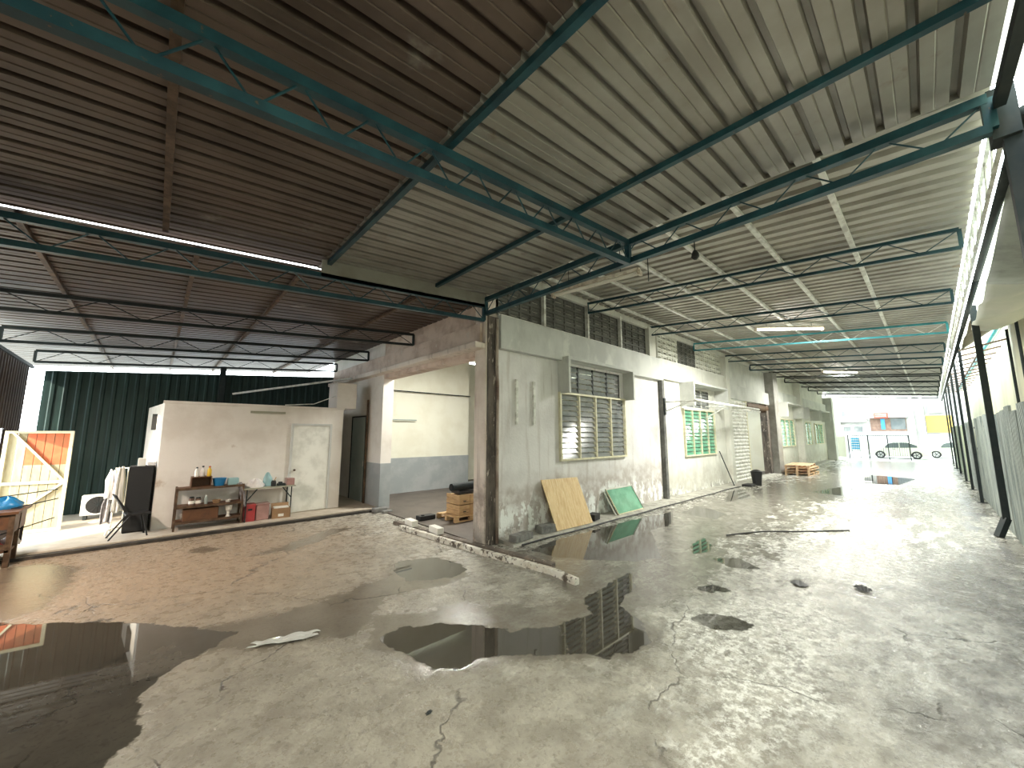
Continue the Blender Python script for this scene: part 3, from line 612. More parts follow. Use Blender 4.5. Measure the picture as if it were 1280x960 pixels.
# ================================================================= HUT
t = sempty('wall_hut', 'low pale plastered hut in the left bay')
hx0, hx1, hy0, hy1, hz = -4.44, -.78, 5.22, 7.6, 2.66
MB().hexa([(hx0, hy0, .08), (hx1, hy0, .08), (hx1, hy1, .08), (hx0 - .26, hy1, .08), (hx0, hy0, hz), (hx1, hy0, hz), (hx1, hy1, hz), (hx0 - .26, hy1, hz)]).obj('hut_body', M_hut, t, bevel=.01)
MB().box(hx0 - .02, hx1 + .02, hy0 - .03, hy1, hz, hz + .05).obj('roof_slab', M_hut, t)
MB().box(hx0 - .17, hx0 - .05, hy0 + .8, hy0 + 1.3, 2.1, 2.45).obj('side_vent', M_black, t)
d = sempty('door_4', 'white flush door in the hut front', (-1.98, hy0, .1))
MB().box(.0, .86, -.03, .0, .0, 2.12).obj('door_leaf', M_ventw, d, bevel=.004)
MB().box(-.05, .0, -.045, 0, 0, 2.17).box(.86, .91, -.045, 0, 0, 2.17).box(0, .86, -.045, 0, 2.12, 2.17).obj('door_frame', M_band, d)
MB().cyl((.07, -.03, 1.02), (.07, -.08, 1.02), .025, 10).obj('door_handle', M_rust, d)
tag(MB().box(-2.92, -2.2, 5.14, 5.2, 2.5, 2.55).obj('strip_light', M_olive), 'unlit olive strip light high on the hut front', 'lamp')
struct(MB().box(-.95, -.42, 5.3, 6.0, 2.715, 3.42).obj('wall_block', M_hut, bevel=.01), 'pale box of masonry between hut roof and beam')
tag(MB().tube([(-2.2, 5.25, 2.73), (-1.5, 5.4, 2.8), (-.95, 5.4, 3.05)], .012, 6).obj('cable', M_white), 'white cable rising from the hut roof to the masonry box', 'cable')
tag(MB().bar((-3.0, 7.8, 3.15), (-.26, 6.2, 3.7), .05, .05).obj('stay_pole', M_white), 'pale slanting pole above the hut roof', 'pole')

# ================================================================= STEEL POSTS
def post(x, y, label, foot=None, w=.085, top=4.7, m_=M_dark):
    t = thing('steel_post', label, 'post', (x, y, 0), 'steel posts along the fence')
    z0 = .32 if foot else 0
    MB().box(-w / 2, w / 2, -w / 2, w / 2, z0, top).obj('shaft', m_, t)
    if foot: MB().bar((0, 0, .36), (foot[0], foot[1], 0), w, w).obj('kinked_foot', m_, t)
    else: MB().box(-.1, .1, -.1, .1, 0, .012).obj('base_plate', m_, t)
    return t
pt = post(.1, -6.3, 'thick near post at the right end of the corner girder', w=.095, top=4.6)
MB().box(-.09, .09, -.04, .1, 4.25, 4.66).obj('gusset_plate', M_dark, pt)
post(7.95, -6.5, 'bold dark post with kinked foot, nearest in the passage', foot=(-.12, .14), w=.1)
for i, x in enumerate((13.6, 17.5, 21.3, 26.1, 30.6, 35.7)):
    post(x, -6.48, f'{ords[i+1]} post along the fence behind the kinked near one', w=.07)

# ================================================================= FENCE
fn_ = thing('metal_fence', 'tall zinc corrugated fence along the right of the passage', 'fence', (0, -6.62, 0))
rnd = random.Random(3)
i = 0; x = -7.0
while x < 36.5:
    w = .66; m = MB(); n = 6; h = 2.42 + rnd.uniform(-.05, .08); prof = []
    for j in range(n): s0 = x + j * w / n; q = w / n; prof += [(s0, 0), (s0 + q * .2, .035), (s0 + q * .5, .035), (s0 + q * .7, 0)]
    prof.append((x + w + .01, 0)); N_ = len(prof) - 1; off = .008 * (i % 2); lean = rnd.uniform(-.03, .03)
    m.grid(lambda u, v: (prof[round(u * N_)][0], prof[round(u * N_)][1] + off + lean * v, .02 + (h - .02) * v), N_, 1)
    m.obj('fence_sheet', M_fence2 if (x > 19 and i % 3) else M_fence, fn_)
    x += w; i += 1
for z in (.5, 1.5, 2.2): MB().box(-7, 36.5, -.06, -.02, z, z + .05).obj('fence_rail', M_rust, fn_)
# neighbour's side
struct(MB().box(-18, 52, -12, -8.4, 0, 11.5).obj('wall_neighbour_sunblock', M_nbr), 'added unseen upper storey shading the passage and the far yard')  # unseen storey added to keep sun off the passage and far yard
struct(MB().box(-18, 38, -7.6, -7.4, 0, 5.3).obj('wall_neighbour', M_nbr), 'cream wall of the neighbouring building behind the fence')
tag(MB().cyl((2, -7.33, 5.25), (38, -7.33, 5.25), .05).obj('eave_pipe', M_cyan, smooth=True), 'pale cyan pipe along the top of the neighbouring wall', 'pipe')
for i, x in enumerate((9.2, 10.9, 12.6)): tag(MB().cyl((x, -7.34, 2.0), (x, -7.34, 4.9), .03).obj('wall_pipe', M_dark), ['nearest', 'middle', 'farthest'][i] + ' dark upright pipe on the cream neighbouring wall', 'pipe', 'upright wall pipes')
tag(MB().cyl((5.1, -7.34, 3.0), (5.1, -7.34, 5.2), .05).obj('wall_pipe', M_blue), 'bright blue upright pipe on the neighbouring wall', 'pipe')
t = thing('lean_to_frame', 'row of short brown rafters over the gap beside the fence', 'roof frame', (13.4, -6.47, 4.55))
for i in range(14): MB().bar((i * 1.4, 0, 0), (i * 1.4, -.93, .2), .05, .05).obj('rafter', M_rust, t)
MB().bar((-.2, -.45, .04), (18.4, -.45, .04), .04, .04).obj('batten', M_rust, t)
def tarp(name, label, fn, m_, nu=16, nv=10):
    return tag(MB().grid(fn, nu, nv).obj(name, m_, smooth=True, thick=.01), label, 'tarpaulin')
tarp('hanging_tarpaulin', 'large grey green tarpaulin sagging above the near end of the fence', lambda u, v: (-1.6 + 6.0 * u, -6.42 - .96 * v, 4.5 - .2 * v - .10 * math.sin(math.pi * v) * (.6 + .4 * math.sin(7 * u)) - .05 * math.sin(9 * u + 3 * v) - .25 * u * u), M_tarp)
tarp('folded_tarpaulin', 'pale crumpled tarpaulin hanging beyond the grey one', lambda u, v: (4.3 + 3.9 * u, -6.45 - .9 * v, 4.25 + .2 * v - .12 * math.sin(math.pi * v) + .05 * math.sin(16 * u + 5 * v)), M_tarpw)
tarp('awning_sheet', 'dark brownish awning sheet sloping off the neighbouring wall beyond the tarpaulins', lambda u, v: (8.0 + 5 * u, -7.36 + .9 * v, 5.15 - .7 * v + .03 * math.sin(14 * u)), mat('brown_awning', (.22, .19, .13), .6, 0, c2=(.15, .12, .08), scale=2))

# ================================================================= LIGHTS (fixtures)
def tube_light(label, a, b, z, lit, power=60, group='fluorescent tube lamps', hang=.0, col=(1, .99, .9)):
    a, b = Vector((*a, z)), Vector((*b, z)); d = (b - a).normalized(); t = thing('tube_lamp', label, 'lamp', a, group)
    L_ = (b - a).length; v = d * L_
    MB().bar((0, 0, .05), tuple(v + Vector((0, 0, .05))), .1, .05).obj('housing', M_fixt, t)
    n = Vector((-d.y, d.x, 0)) * .03
    for s in (-1, 1): MB().cyl(d * .04 + n * s, v - d * .04 + n * s, .016, 10).obj('tube', M_tube if lit else M_tubeoff, t)
    for e in (Vector((0, 0, 0)), v): MB().bar(e - d * .02, e + d * .02, .1, .07).obj('end_cap', M_fixt, t)
    MB().cyl(d * .3 + Vector((0, 0, .07)), d * .3 + Vector((0, 0, .07 + hang)), .006, 5).cyl(v - d * .3 + Vector((0, 0, .07)), v - d * .3 + Vector((0, 0, .07 + hang)), .006, 5).obj('hanger', M_dark, t)
    if lit:
        ld = bpy.data.lights.new('tube_glow', 'AREA'); ld.shape = 'RECTANGLE'; ld.size = L_; ld.size_y = .08; ld.energy = power; ld.color = col
        lo = bpy.data.objects.new('tube_glow', ld); COL.objects.link(lo); lo.parent = t; lo.location = v / 2 + Vector((0, 0, -.03)); lo.rotation_euler = (0, 0, math.atan2(d.y, d.x))
    return t
tube_light('unlit cream tube lamp hanging under the corner girder', (.33, -1.45), (.55, -2.95), 4.38, False, hang=.6)
tube_light('brightly lit tube lamp hanging from the third passage truss', (7.55, -2.6), (8.8, -3.9), 4.9, True, 330, hang=.1)
tube_light('small lit tube lamp in the far passage roof', (18.6, -2.4), (20.0, -3.5), 4.95, True, 260, hang=.05)
tube_light('unlit tube lamp between the two lit ones in the passage', (13.9, -2.0), (14.4, -3.2), 4.9, False, hang=.1)
tube_light('added warm fill tube lamp high on the left side of the left bay, outside the picture', (-6.6, 1.3), (-6.6, 2.5), 3.62, True, 120, hang=.3, col=(1, .84, .7))  # added lamp out of view, brightens the hut and left floor
tube_light('added fill tube lamp under the eave behind the viewer, outside the picture', (-3.8, -6.1), (-2.5, -6.1), 4.1, True, 95, hang=.2)  # added lamp out of view, brightens the facade and near floor
tube_light('added fill tube lamp inside the corner room', (1.4, 3.2), (2.8, 3.2), 4.6, True, 160, hang=.7)  # hidden lamp added above the opening to light the room
tube_light('added fill tube lamp inside the room behind the shutter', (16.2, 2.2), (17.6, 2.2), 4.4, True, 45, hang=.9, col=(.85, .93, 1))  # hidden lamp added to light the room beyond the doorway

# ================================================================= FLOOR OBJECTS AT THE FACADE
struct(MB().hexa([(.35, -.42, 0), (34, -.42, 0), (34, .04, 0), (.35, .04, 0), (.35, -.38, .05), (34, -.38, .05), (34, .04, .07), (.35, .04, .07)]).obj('trim_plinth', mat('plinth_concrete', (.42, .41, .36), .8, 0, c2=(.26, .25, .22), scale=4, bump=.3)), 'low concrete apron at the foot of the facade')
tag(MB().tube([(.5 + i * .65, -.47 + .02 * math.sin(i * 1.7), .025) for i in range(19)], .016, 6).obj('hose', M_black), 'thin dark hose lying along the facade apron', 'hose')
pl = MB().hexa([(1.62, -.34, .06), (2.78, -.38, .06), (2.78, -.36, .06), (1.62, -.32, .06), (1.5, -.02, 1.05), (2.66, -.06, 1.03), (2.66, -.04, 1.03), (1.5, .0, 1.05)])
tag(pl.obj('plywood_sheet', M_ply), 'square yellow plywood sheet leaning against the grey facade', 'board')
t = thing('glass_panel', 'small green glass panel in a pale frame leaning on the facade', 'panel', (3.95, -.3, .06))
def lean(x, z): return (x - .0 - .14 * (z / .6), .27 * z / .6, z)
MB().hexa([lean(0, 0), lean(1.2, 0), (lean(1.2, 0)[0], .015, 0), (lean(0, 0)[0], .015, 0), lean(0, .58), lean(1.2, .58), (lean(1.2, .58)[0], .29, .58), (lean(0, .58)[0], .29, .58)]).obj('pane', M_glassg, t)
for p, q in (((0, 0), (1.2, 0)), ((0, .58), (1.2, .58)), ((0, 0), (0, .58)), ((1.2, 0), (1.2, .58)), ((-.12, 0), (-.12, .54))): MB().bar(lean(*p), lean(*q), .03, .03).obj('frame_bar', M_ventw if p != (0, 0) else M_cream, t)
for (x, y, w, d, h, lb, mm, rz) in ((.42, -.42, .48, .2, .12, 'low dark concrete block at the foot of the corner column', M_conc, .1), (1.2, -.3, .38, .2, .15, 'grey concrete block left of the plywood sheet', M_conc, -.1), (2.92, -.33, .3, .2, .14, 'black box right of the plywood sheet', M_black, .2)):
    o = MB().box(0, w, 0, d, 0, h).obj('concrete_block', mm, bevel=.012); o.location = (x, y, .055); o.rotation_euler = (0, 0, rz); tag(o, lb, 'block')
o = MB().box(0, .4, 0, .22, 0, .1).box(.05, .12, .02, .08, .1, .13).obj('black_block', M_black, bevel=.012); o.location = (.1, 2.45, .03); tag(o, 'black block on the floor inside the room opening', 'block')
t = thing('waste_bin', 'small black bin beside the roller shutter foot', 'bin', (13.3, -.75, 0)); MB().lathe((0, 0, 0), [(.15, 0), (.2, .5), (.22, .52)]).obj('bin_body', M_black, t); MB().lathe((0, 0, .52), [(.22, 0), (.1, .07), (.02, .09)]).obj('bin_lid', M_black, t)
tag(MB().box(12.4, 13.0, -.8, -.45, 0.0, .08).obj('ground_rag', M_black, bevel=.03), 'flat black mat at the foot of the pale column', 'mat')
tag(MB().bar((11.9, -.36, .06), (11.65, .0, 1.35), .03, .03).obj('leaning_stick', M_dark), 'thin dark stick leaning on the wall left of the shutter', 'stick')

# pallets
def pallet(t, w, d, z, m_=M_woodp):
    for k in range(5): MB().box(0, w, k * d / 5 + .01, k * d / 5 + d / 5 - .03, z + .1, z + .12).obj('deck_board', m_, t)
    for k in range(3):
        y = k * (d - .08) / 2; MB().box(0, w, y, y + .08, z, z + .018).obj('bottom_board', m_, t)
        for j in range(3): x_ = j * (w - .1) / 2; MB().box(x_, x_ + .1, y, y + .08, z + .018, z + .1).obj('spacer_block', m_, t)
for k, lb in enumerate(('bottom', 'second', 'third', 'top')):
    t = thing('wooden_pallet', f'{lb} pallet of the pale stack beyond the grey column', 'pallet', (18.75 + .03 * k, -1.5, k * .125), 'pallets stacked in the passage', rz=.06 * (k % 2)); pallet(t, 2.3, 1.0, 0)
# curb strip left of the corner
c = MB(); pts = [(-.50, 2.22), (-.42, 1.09), (-.32, -.33), (-.14, -1.75), (-.2, -2.25)]
for a, b in zip(pts[:-1], pts[1:]): c.bar((*a, .035), (*b, .035), .09, .1)
tag(c.obj('curb_strip', M_curbw, bevel=.012), 'long curb strip with worn white paint, running past the corner column', 'curb')
c = MB(); pts = [(-.36, 2.75), (-.3, 2.0), (-.24, 1.0), (-.14, .1), (.06, -1.6)]
for a, b in zip(pts[:-1], pts[1:]): c.bar((*a, .03), (*b, .03), .13, .08)
tag(c.obj('rear_curb_strip', M_curbd, bevel=.012), 'dark dirty second curb strip behind the white one', 'curb')
for (x, y, lb) in ((-.33, 2.08, 'white painted brick on the curb, farther from the column'), (-.27, 1.18, 'white painted brick on the curb, nearer to the column')):
    o = MB().box(-.07, .07, -.19, .19, 0, .12).obj('painted_brick', M_curbw if 0 else M_paper, bevel=.01); o.location = (x, y, .07); o.rotation_euler = (0, 0, -.08); tag(o, lb, 'brick')
# rubble near pier
tag(MB().box(-.25, .1, 4.15, 4.35, 0, .12).box(-.1, .15, 3.95, 4.1, 0, .07).obj('rubble', M_conc, bevel=.02), 'small heap of broken concrete at the foot of the left pier', 'rubble')
# crates in the opening
t = thing('wooden_pallet', 'pale wooden pallet under the two crates in the room opening', 'pallet', (.58, 1.75, .03)); pallet(t, .9, .8, 0, M_wood)
for k in range(2):
    t = thing('wooden_crate', ('lower' if k == 0 else 'upper') + ' pale wooden crate beside the corner column', 'crate', (.74, 1.85, .155 + k * .235), 'crates stacked on the pallet')
    MB().box(.02, .68, .02, .5, 0, .2).obj('crate_body', M_wood, t)
    for z in (.0, .115): MB().box(0, .7, 0, .02, z, z + .1).obj('slat', M_wood, t); MB().box(0, .02, .02, .52, z, z + .1).obj('slat', M_wood, t)
    for x_ in (.0, .31, .66): MB().box(x_, x_ + .04, -.015, 0, 0, .215).obj('batten', M_wood, t)
    MB().box(.12, .2, -.004, .0, .06, .08).box(.13, .27, -.004, 0, .04, .045).box(.48, .52, -.004, 0, .12, .16).obj('stencil_mark', M_dark, t)
tag(MB().box(.82, 1.4, 1.95, 2.3, .612, .69).obj('dark_case', M_black, bevel=.01), 'flat black case on top of the crates', 'case')
t = thing('black_roll', 'thick black roll lying across the black case', 'roll', (.62, 2.0, .78)); MB().cyl((0, 0, 0), (.85, .12, 0), .085, 18).obj('roll_body', M_dark, t, smooth=False); MB().cyl((-.005, 0, 0), (-.012, 0, 0), .05, 14).obj('roll_core', M_black, t)

# ================================================================= LEFT BAY OBJECTS
PZ = .08
t = thing('steel_shelf', 'rusty brown open steel shelf unit against the hut wall', 'shelf', (-4.12, 4.72, PZ))
SW, SD = 1.14, .42
for x_ in (0, SW - .035):
    for y_ in (0, SD - .035): MB().box(x_, x_ + .035, y_, y_ + .035, 0, .84).obj('leg', M_rust, t)
for z in (.14, .44, .8): MB().box(0, SW, 0, SD, z, z + .025).obj('shelf_board', M_brownb, t); MB().box(0, SW, -.01, 0, z - .01, z + .035).obj('shelf_edge', M_rust, t)
def bottle(x, y, z, r, h, m_, mc, lb, g=None, sh=1):
    t = thing('bottle', lb, 'bottle', (x, y, z), g); MB().lathe((0, 0, 0), [(r * .95, 0), (r, h * .08), (r, h * .6), (r * .45, h * .78), (r * .4, h * .86)]).obj('bottle_body', m_, t, smooth=True)
    MB().lathe((0, 0, h * .86), [(r * .5, 0), (r * .5, h * .14)]).obj('cap', mc, t)
t = thing('bottle_rack', 'small dark crate rack standing on top of the shelf unit', 'rack', (-3.9, 4.78, PZ + .825))
MB().box(0, .34, 0, .26, 0, .015).box(0, .34, 0, .26, .2, .215).obj('rack_board', M_brownb, t); MB().box(0, .34, .25, .26, .015, .2).obj('rack_back', M_brownb, t)
for x_ in (0, .325): MB().box(x_, x_ + .015, 0, .25, .015, .2).obj('side_or_sunlit_panel', M_brownb, t)
rz_ = PZ + .825 + .215
bottle(-3.82, 4.86, rz_, .035, .2, M_paper, M_dark, 'white bottle, leftmost on the small rack'); bottle(-3.72, 4.88, rz_, .04, .22, M_cloth, M_dark, 'off white bottle in the middle of the small rack')
bottle(-3.61, 4.86, rz_, .04, .21, M_yellow, M_orange, 'yellow bottle at the right of the small rack')
def basin(x, y, z, r, h, m_, lb, name='plastic_basin', cat='basin'):
    tag(MB().lathe((x, y, z), [(r * .7, 0), (r * .9, h * .8), (r, h), (r * .92, h), (r * .82, h * .75), (r * .62, h * .08)], 18).obj(name, m_, smooth=False), lb, cat)
basin(-3.42, 4.9, PZ + .825, .13, .16, M_blue, 'bright blue basin on top of the shelf unit')
tag(MB().box(-3.27, -3.08, 4.8, 5.0, PZ + .826, PZ + .97).obj('storage_box', M_lblue, bevel=.012), 'pale blue box at the right end of the shelf top', 'box')
for x_, h, lb, m_ in ((-3.86, .15, 'dark jar with pale label, left on the middle shelf', M_brownsh), (-3.75, .13, 'second dark jar on the middle shelf', M_brownsh)):
    t = thing('jar', lb, 'jar', (x_, 4.83, PZ + .466)); MB().lathe((0, 0, 0), [(.045, 0), (.048, .01), (.048, h)], 14).obj('jar_body', m_, t); MB().lathe((0, 0, .035), [(.0495, 0), (.0495, .06)], 14).obj('label_band', M_paper, t); MB().lathe((0, 0, h), [(.04, 0), (.04, .025)], 14).obj('lid', M_dark, t)
bottle(-3.62, 4.86, PZ + .466, .03, .19, M_teald, M_paper, 'slim grey bottle on the middle shelf')
basin(-3.44, 4.86, PZ + .466, .08, .07, M_card, 'brown bowl on the middle shelf', 'bowl', 'bowl'); basin(-3.24, 4.86, PZ + .466, .055, .05, M_paper, 'small white bowl on the middle shelf', 'bowl', 'bowl')
tag(MB().box(-3.98, -3.4, 4.76, 5.05, PZ + .166, PZ + .4).obj('wooden_box', M_brownb, bevel=.008), 'reddish brown wooden box on the bottom shelf', 'box')
t = thing('white_cup', 'white cup on the bottom shelf beside the wooden box', 'cup', (-3.22, 4.84, PZ + .166)); MB().lathe((0, 0, 0), [(.05, 0), (.03, .03), (.03, .1), (.06, .14), (.07, .24), (.06, .24), (.02, .15)], 14).obj('cup_body', M_paper, t)
tag(MB().grid(lambda u, v: (-3.08 + .12 * u + .04 * math.sin(9 * v), 4.72 - .01 + .2 * v, PZ + .85 - .5 * u * u + .02 * math.sin(12 * u + 7 * v)), 10, 8).obj('hanging_rag', M_cloth2, smooth=True, thick=.01), 'dark rag draped over the right end of the shelf', 'rag')
# table
t = thing('folding_table', 'narrow folding table with thin dark legs left of the hut door', 'table', (-2.98, 4.72, PZ))
MB().box(0, 1.02, 0, .45, .70, .725).obj('tabletop', M_olive, t)
for x_ in (.06, .94):
    for y_ in (.03, .42): MB().cyl((x_, y_, 0), (x_, y_, .7), .013, 8).obj('leg', M_dark, t)
    MB().cyl((x_, .03, .12), (x_, .42, .12), .01, 6).obj('crossbar', M_dark, t)
MB().bar((.06, .03, .45), (.25, .03, .7), .02, .02).obj('brace', M_dark, t); MB().bar((.94, .03, .45), (.75, .03, .7), .02, .02).obj('brace', M_dark, t)
tz = PZ + .725
def lump(x, y, z, sx, sy, sz, m_, name, lb, cat, seed=1):
    r = random.Random(seed); m = MB(); ph = [r.uniform(0, 6) for _ in range(4)]
    def fn(u, v):
        a, b = u * 2 * math.pi, v * math.pi / 2; k = 1 + .12 * math.sin(3 * a + ph[0]) + .1 * math.sin(5 * a + 4 * b + ph[1]) + .07 * math.sin(9 * b + ph[2])
        return (x + sx * k * math.cos(a) * math.cos(b), y + sy * k * math.sin(a) * math.cos(b), z + sz * (abs(math.sin(b)) * (1 + .2 * math.sin(4 * a + ph[3]))))
    m.grid(fn, 20, 8); return tag(m.obj(name, m_, smooth=True), lb, cat)
lump(-2.76, 4.92, tz, .19, .13, .17, M_cloth, 'plastic_bag', 'crumpled white bag with patterns on the left of the table', 'bag', 2)
lump(-2.5, 5.03, tz, .10, .08, .27, M_lblue, 'blue_bag', 'pale blue green bag behind the white one on the table', 'bag', 4)
t = thing('glue_pot', 'small dark pot in the middle of the table', 'pot', (-2.4, 4.86, tz)); MB().lathe((0, 0, 0), [(.05, 0), (.055, .09), (.04, .13)]).obj('pot_body', M_black, t); MB().cyl((0, 0, .1), (.05, .02, .2), .008, 6).obj('brush_stick', M_wood, t)
tag(MB().box(-2.32, -2.16, 4.8, 4.95, tz, tz + .05).box(-2.3, -2.22, 4.82, 4.9, tz + .05, tz + .09).obj('hand_tool', M_dark, bevel=.01), 'dark flat tool box between pot and clear box on the table', 'tool')
tag(MB().box(-2.14, -1.97, 4.8, 5.02, tz, tz + .16).obj('storage_box', M_pink, bevel=.01), 'reddish see-through box at the right end of the table', 'box')
# under the table
t = thing('red_crate', 'red plastic crate under the left half of the table', 'crate', (-2.93, 4.78, PZ)); MB().box(0, .2, 0, .26, 0, .36).obj('crate_body', M_red, t, bevel=.01); MB().box(-.008, .208, -.008, .268, .33, .37).obj('rim', M_red, t); MB().box(.06, .14, -.012, 0, .24, .28).obj('handle_slot', M_black, t)
t = thing('plastic_tub', 'cloudy pink tub between the red crate and the carton', 'box', (-2.71, 4.78, PZ)); MB().box(0, .25, 0, .26, 0, .34).obj('tub_body', M_pink, t, bevel=.02); MB().box(-.01, .26, -.01, .27, .34, .36).obj('lid', M_pink, t)
t = thing('cardboard_box', 'open brown carton with white paper on top under the table', 'box', (-2.40, 4.76, PZ), rz=-.1); MB().box(0, .36, 0, .3, 0, .22).obj('carton_body', M_card, t); MB().box(.03, .33, .03, .27, .22, .235).obj('paper_sheet', M_paper, t); MB().box(.12, .23, -.004, 0, .04, .1).obj('label_sticker', M_paper, t)
MB().hexa([(.0, .3, .22), (.36, .3, .22), (.36, .31, .22), (0, .31, .22), (0, .36, .3), (.36, .36, .3), (.36, .37, .3), (0, .37, .3)]).obj('flap', M_card, t)
# dark cabinet
t = thing('dark_cabinet', 'tall black cabinet left of the hut, sunlit on its side', 'cabinet', (-4.85, 5.2, PZ))
MB().box(0, .36, .02, .5, 0, 1.28).obj('cabinet_body', M_black, t, bevel=.015); MB().box(.0, .36, .0, .02, .03, 1.25).obj('cabinet_door', M_black, t, bevel=.006); MB().box(-.02, 0, .05, .07, .85, 1.0).obj('handle', M_chrome, t)
MB().box(-.012, .0, .03, .48, .1, 1.2).obj('side_or_sunlit_panel', M_cream, t)  # sunlit side of the black cabinet put in as a pale colour
tag(MB().box(-4.74, -4.62, 5.3, 5.45, PZ + 1.281, PZ + 1.44).obj('paper_box', M_paper, bevel=.01), 'upright white box on top of the black cabinet', 'box')
tag(MB().box(-4.60, -4.47, 5.28, 5.42, PZ + 1.281, PZ + 1.36).obj('paper_box', M_cloth, bevel=.02), 'low white packet at the right on the black cabinet', 'box')
# clothes stand
t = thing('clothes_stand', 'pale clothes stand left of the black cabinet', 'clothes stand', (-5.02, 5.3, PZ))
MB().cyl((.0, .1, .0), (.0, .1, 1.25), .012, 8).obj('upright', M_white, t); MB().cyl((.16, .1, 0), (.16, .1, 1.25), .012, 8).obj('upright', M_white, t); MB().cyl((-.03, .1, 1.25), (.18, .1, 1.25), .012, 8).obj('top_rail', M_white, t)
MB().tube([(-.05, -.1, .01), (-.03, -.05, .09), (.08, .02, .12), (.16, .1, .1)], .014, 8).obj('foot', M_white, t)
def garment(label, x0, w, z0, z1, y, m_, ph, name='shirt'):
    def fn(u, v):
        z = z1 + (z0 - z1) * v; ww = w * (.45 + .65 * min(1, v * 3)) * (1 + .08 * math.sin(6 * v + ph))
        return (x0 + ww * (u - .5), y + .035 * math.sin(11 * u + ph + 2 * v) + .02 * math.sin(19 * u), z + .02 * math.sin(7 * u + ph))
    return tag(MB().grid(fn, 16, 12).obj(name, m_, smooth=True, thick=.012), label, 'clothing', 'clothes on the stand')
garment('pale pink shirt hanging at the left of the stand', -5.08, .15, .75, 1.3, 5.36, M_cloth, 0)
garment('bright white shirt hanging in the middle of the stand', -4.96, .13, .5, 1.36, 5.24, M_paper, 2)
garment('grey checked cloth hanging lowest at the left of the stand', -5.1, .14, .28, .85, 5.46, M_cloth2, 4, 'checked_cloth')
# black folding chair
t = thing('folding_chair', 'black chair with splayed legs standing before the cabinet', 'chair', (-4.66, 4.86, PZ), rz=.15)
MB().box(-.17, .19, -.16, .18, .40, .435).obj('seat', M_black, t, bevel=.01)
MB().hexa([(-.2, -.16, .50), (-.18, -.16, .48), (-.18, .16, .48), (-.2, .16, .50), (-.33, -.16, .78), (-.31, -.16, .79), (-.31, .16, .79), (-.33, .16, .78)]).obj('backrest', M_black, t)
for y_ in (-.15, .17):
    MB().bar((-.34, y_, .8), (-.1, y_, .4), .024, .024).obj('back_post', M_black, t); MB().bar((-.1, y_, .4), (-.36, y_, .0), .024, .024).obj('leg', M_black, t); MB().bar((.08, y_, .4), (.16, y_, .0), .024, .024).obj('leg', M_black, t)
lump(-5.3, 7.0, PZ, .14, .08, .05, M_cloth, 'rag_heap', 'small pale rag heap on the platform before the fan unit', 'rag', 8)
# outdoor unit
t = thing('aircon_unit', 'white air conditioner outdoor unit low before the green wall', 'air conditioner', (-5.62, 7.45, PZ + .1))
MB().box(0, .56, 0, .26, 0, .44).obj('casing', M_ventw, t, bevel=.012); MB().cyl((.26, -.004, .22), (.26, .02, .22), .19, 24).obj('fan_recess', M_black, t)
for k in range(6): MB().cyl((.26 + .19 * math.cos(k * .52) * -1, -.01, .22 - .19 * math.sin(k * .52)), (.26 + .19 * math.cos(k * .52), -.01, .22 + .19 * math.sin(k * .52)), .004, 5).obj('grille_bar', M_dark, t)
for x_ in (.05, .45): MB().box(x_, x_ + .06, .02, .24, -.1, 0).obj('foot', M_dark, t)
# work table at left edge
t = thing('work_bench', 'dark cluttered wooden work bench at the left edge', 'bench', (-6.9, 4.0, 0))
MB().box(0, .93, .0, .9, .78, .82).obj('bench_top', M_brownb, t); MB().box(.02, .88, .02, .85, .22, .25).obj('lower_shelf', M_brownb, t); MB().box(.02, .88, .82, .85, .25, .78).obj('back_panel', M_brownw, t)
MB().box(.03, .86, .03, .06, .56, .76).obj('drawer_front', M_brownb, t); MB().box(.3, .5, .01, .03, .64, .67).obj('drawer_handle', M_olive, t); MB().box(.86, .89, .1, .82, .5, .78).obj('side_board', M_brownb, t); MB().box(.03, .86, .03, .06, .26, .34).obj('front_board', M_rust, t)
for x_ in (.02, .84):
    for y_ in (.02, .4): MB().box(x_, x_ + .06, y_, y_ + .06, 0, .78).obj('leg', M_rust, t)
bz = .82
lump(-6.2, 4.55, bz, .2, .2, .16, M_blue, 'blue_plastic_bag', 'bright blue plastic bag on the work bench', 'bag', 5)
for k, (p, q, lb) in enumerate((((-6.35, 4.6, .99), (-5.7, 4.8, 1.05), 'upper thin dark rod sticking out over the bench end'), ((-6.1, 4.3, .835), (-5.65, 4.55, .92), 'middle rod sticking out over the bench end'), ((-6.2, 4.3, .44), (-5.65, 4.45, .62), 'low thin rod sticking out of the bench shelf'))):
    tag(MB().cyl(p, q, .009, 6).obj('metal_rod', M_dark), lb, 'rod', 'rods on the work bench')
lump(-6.3, 4.45, .25, .16, .14, .12, M_red, 'red_bag', 'red bag on the lower shelf of the work bench', 'bag', 9)
lump(-6.08, 4.5, .25, .1, .1, .14, M_cloth, 'white_bag', 'small white bag at the end of the bench shelf', 'bag', 10)
tag(MB().box(-6.6, -6.2, 4.3, 4.55, .001, .16).obj('crate_box', M_brownb, bevel=.01), 'low brown box on the floor under the work bench', 'box')

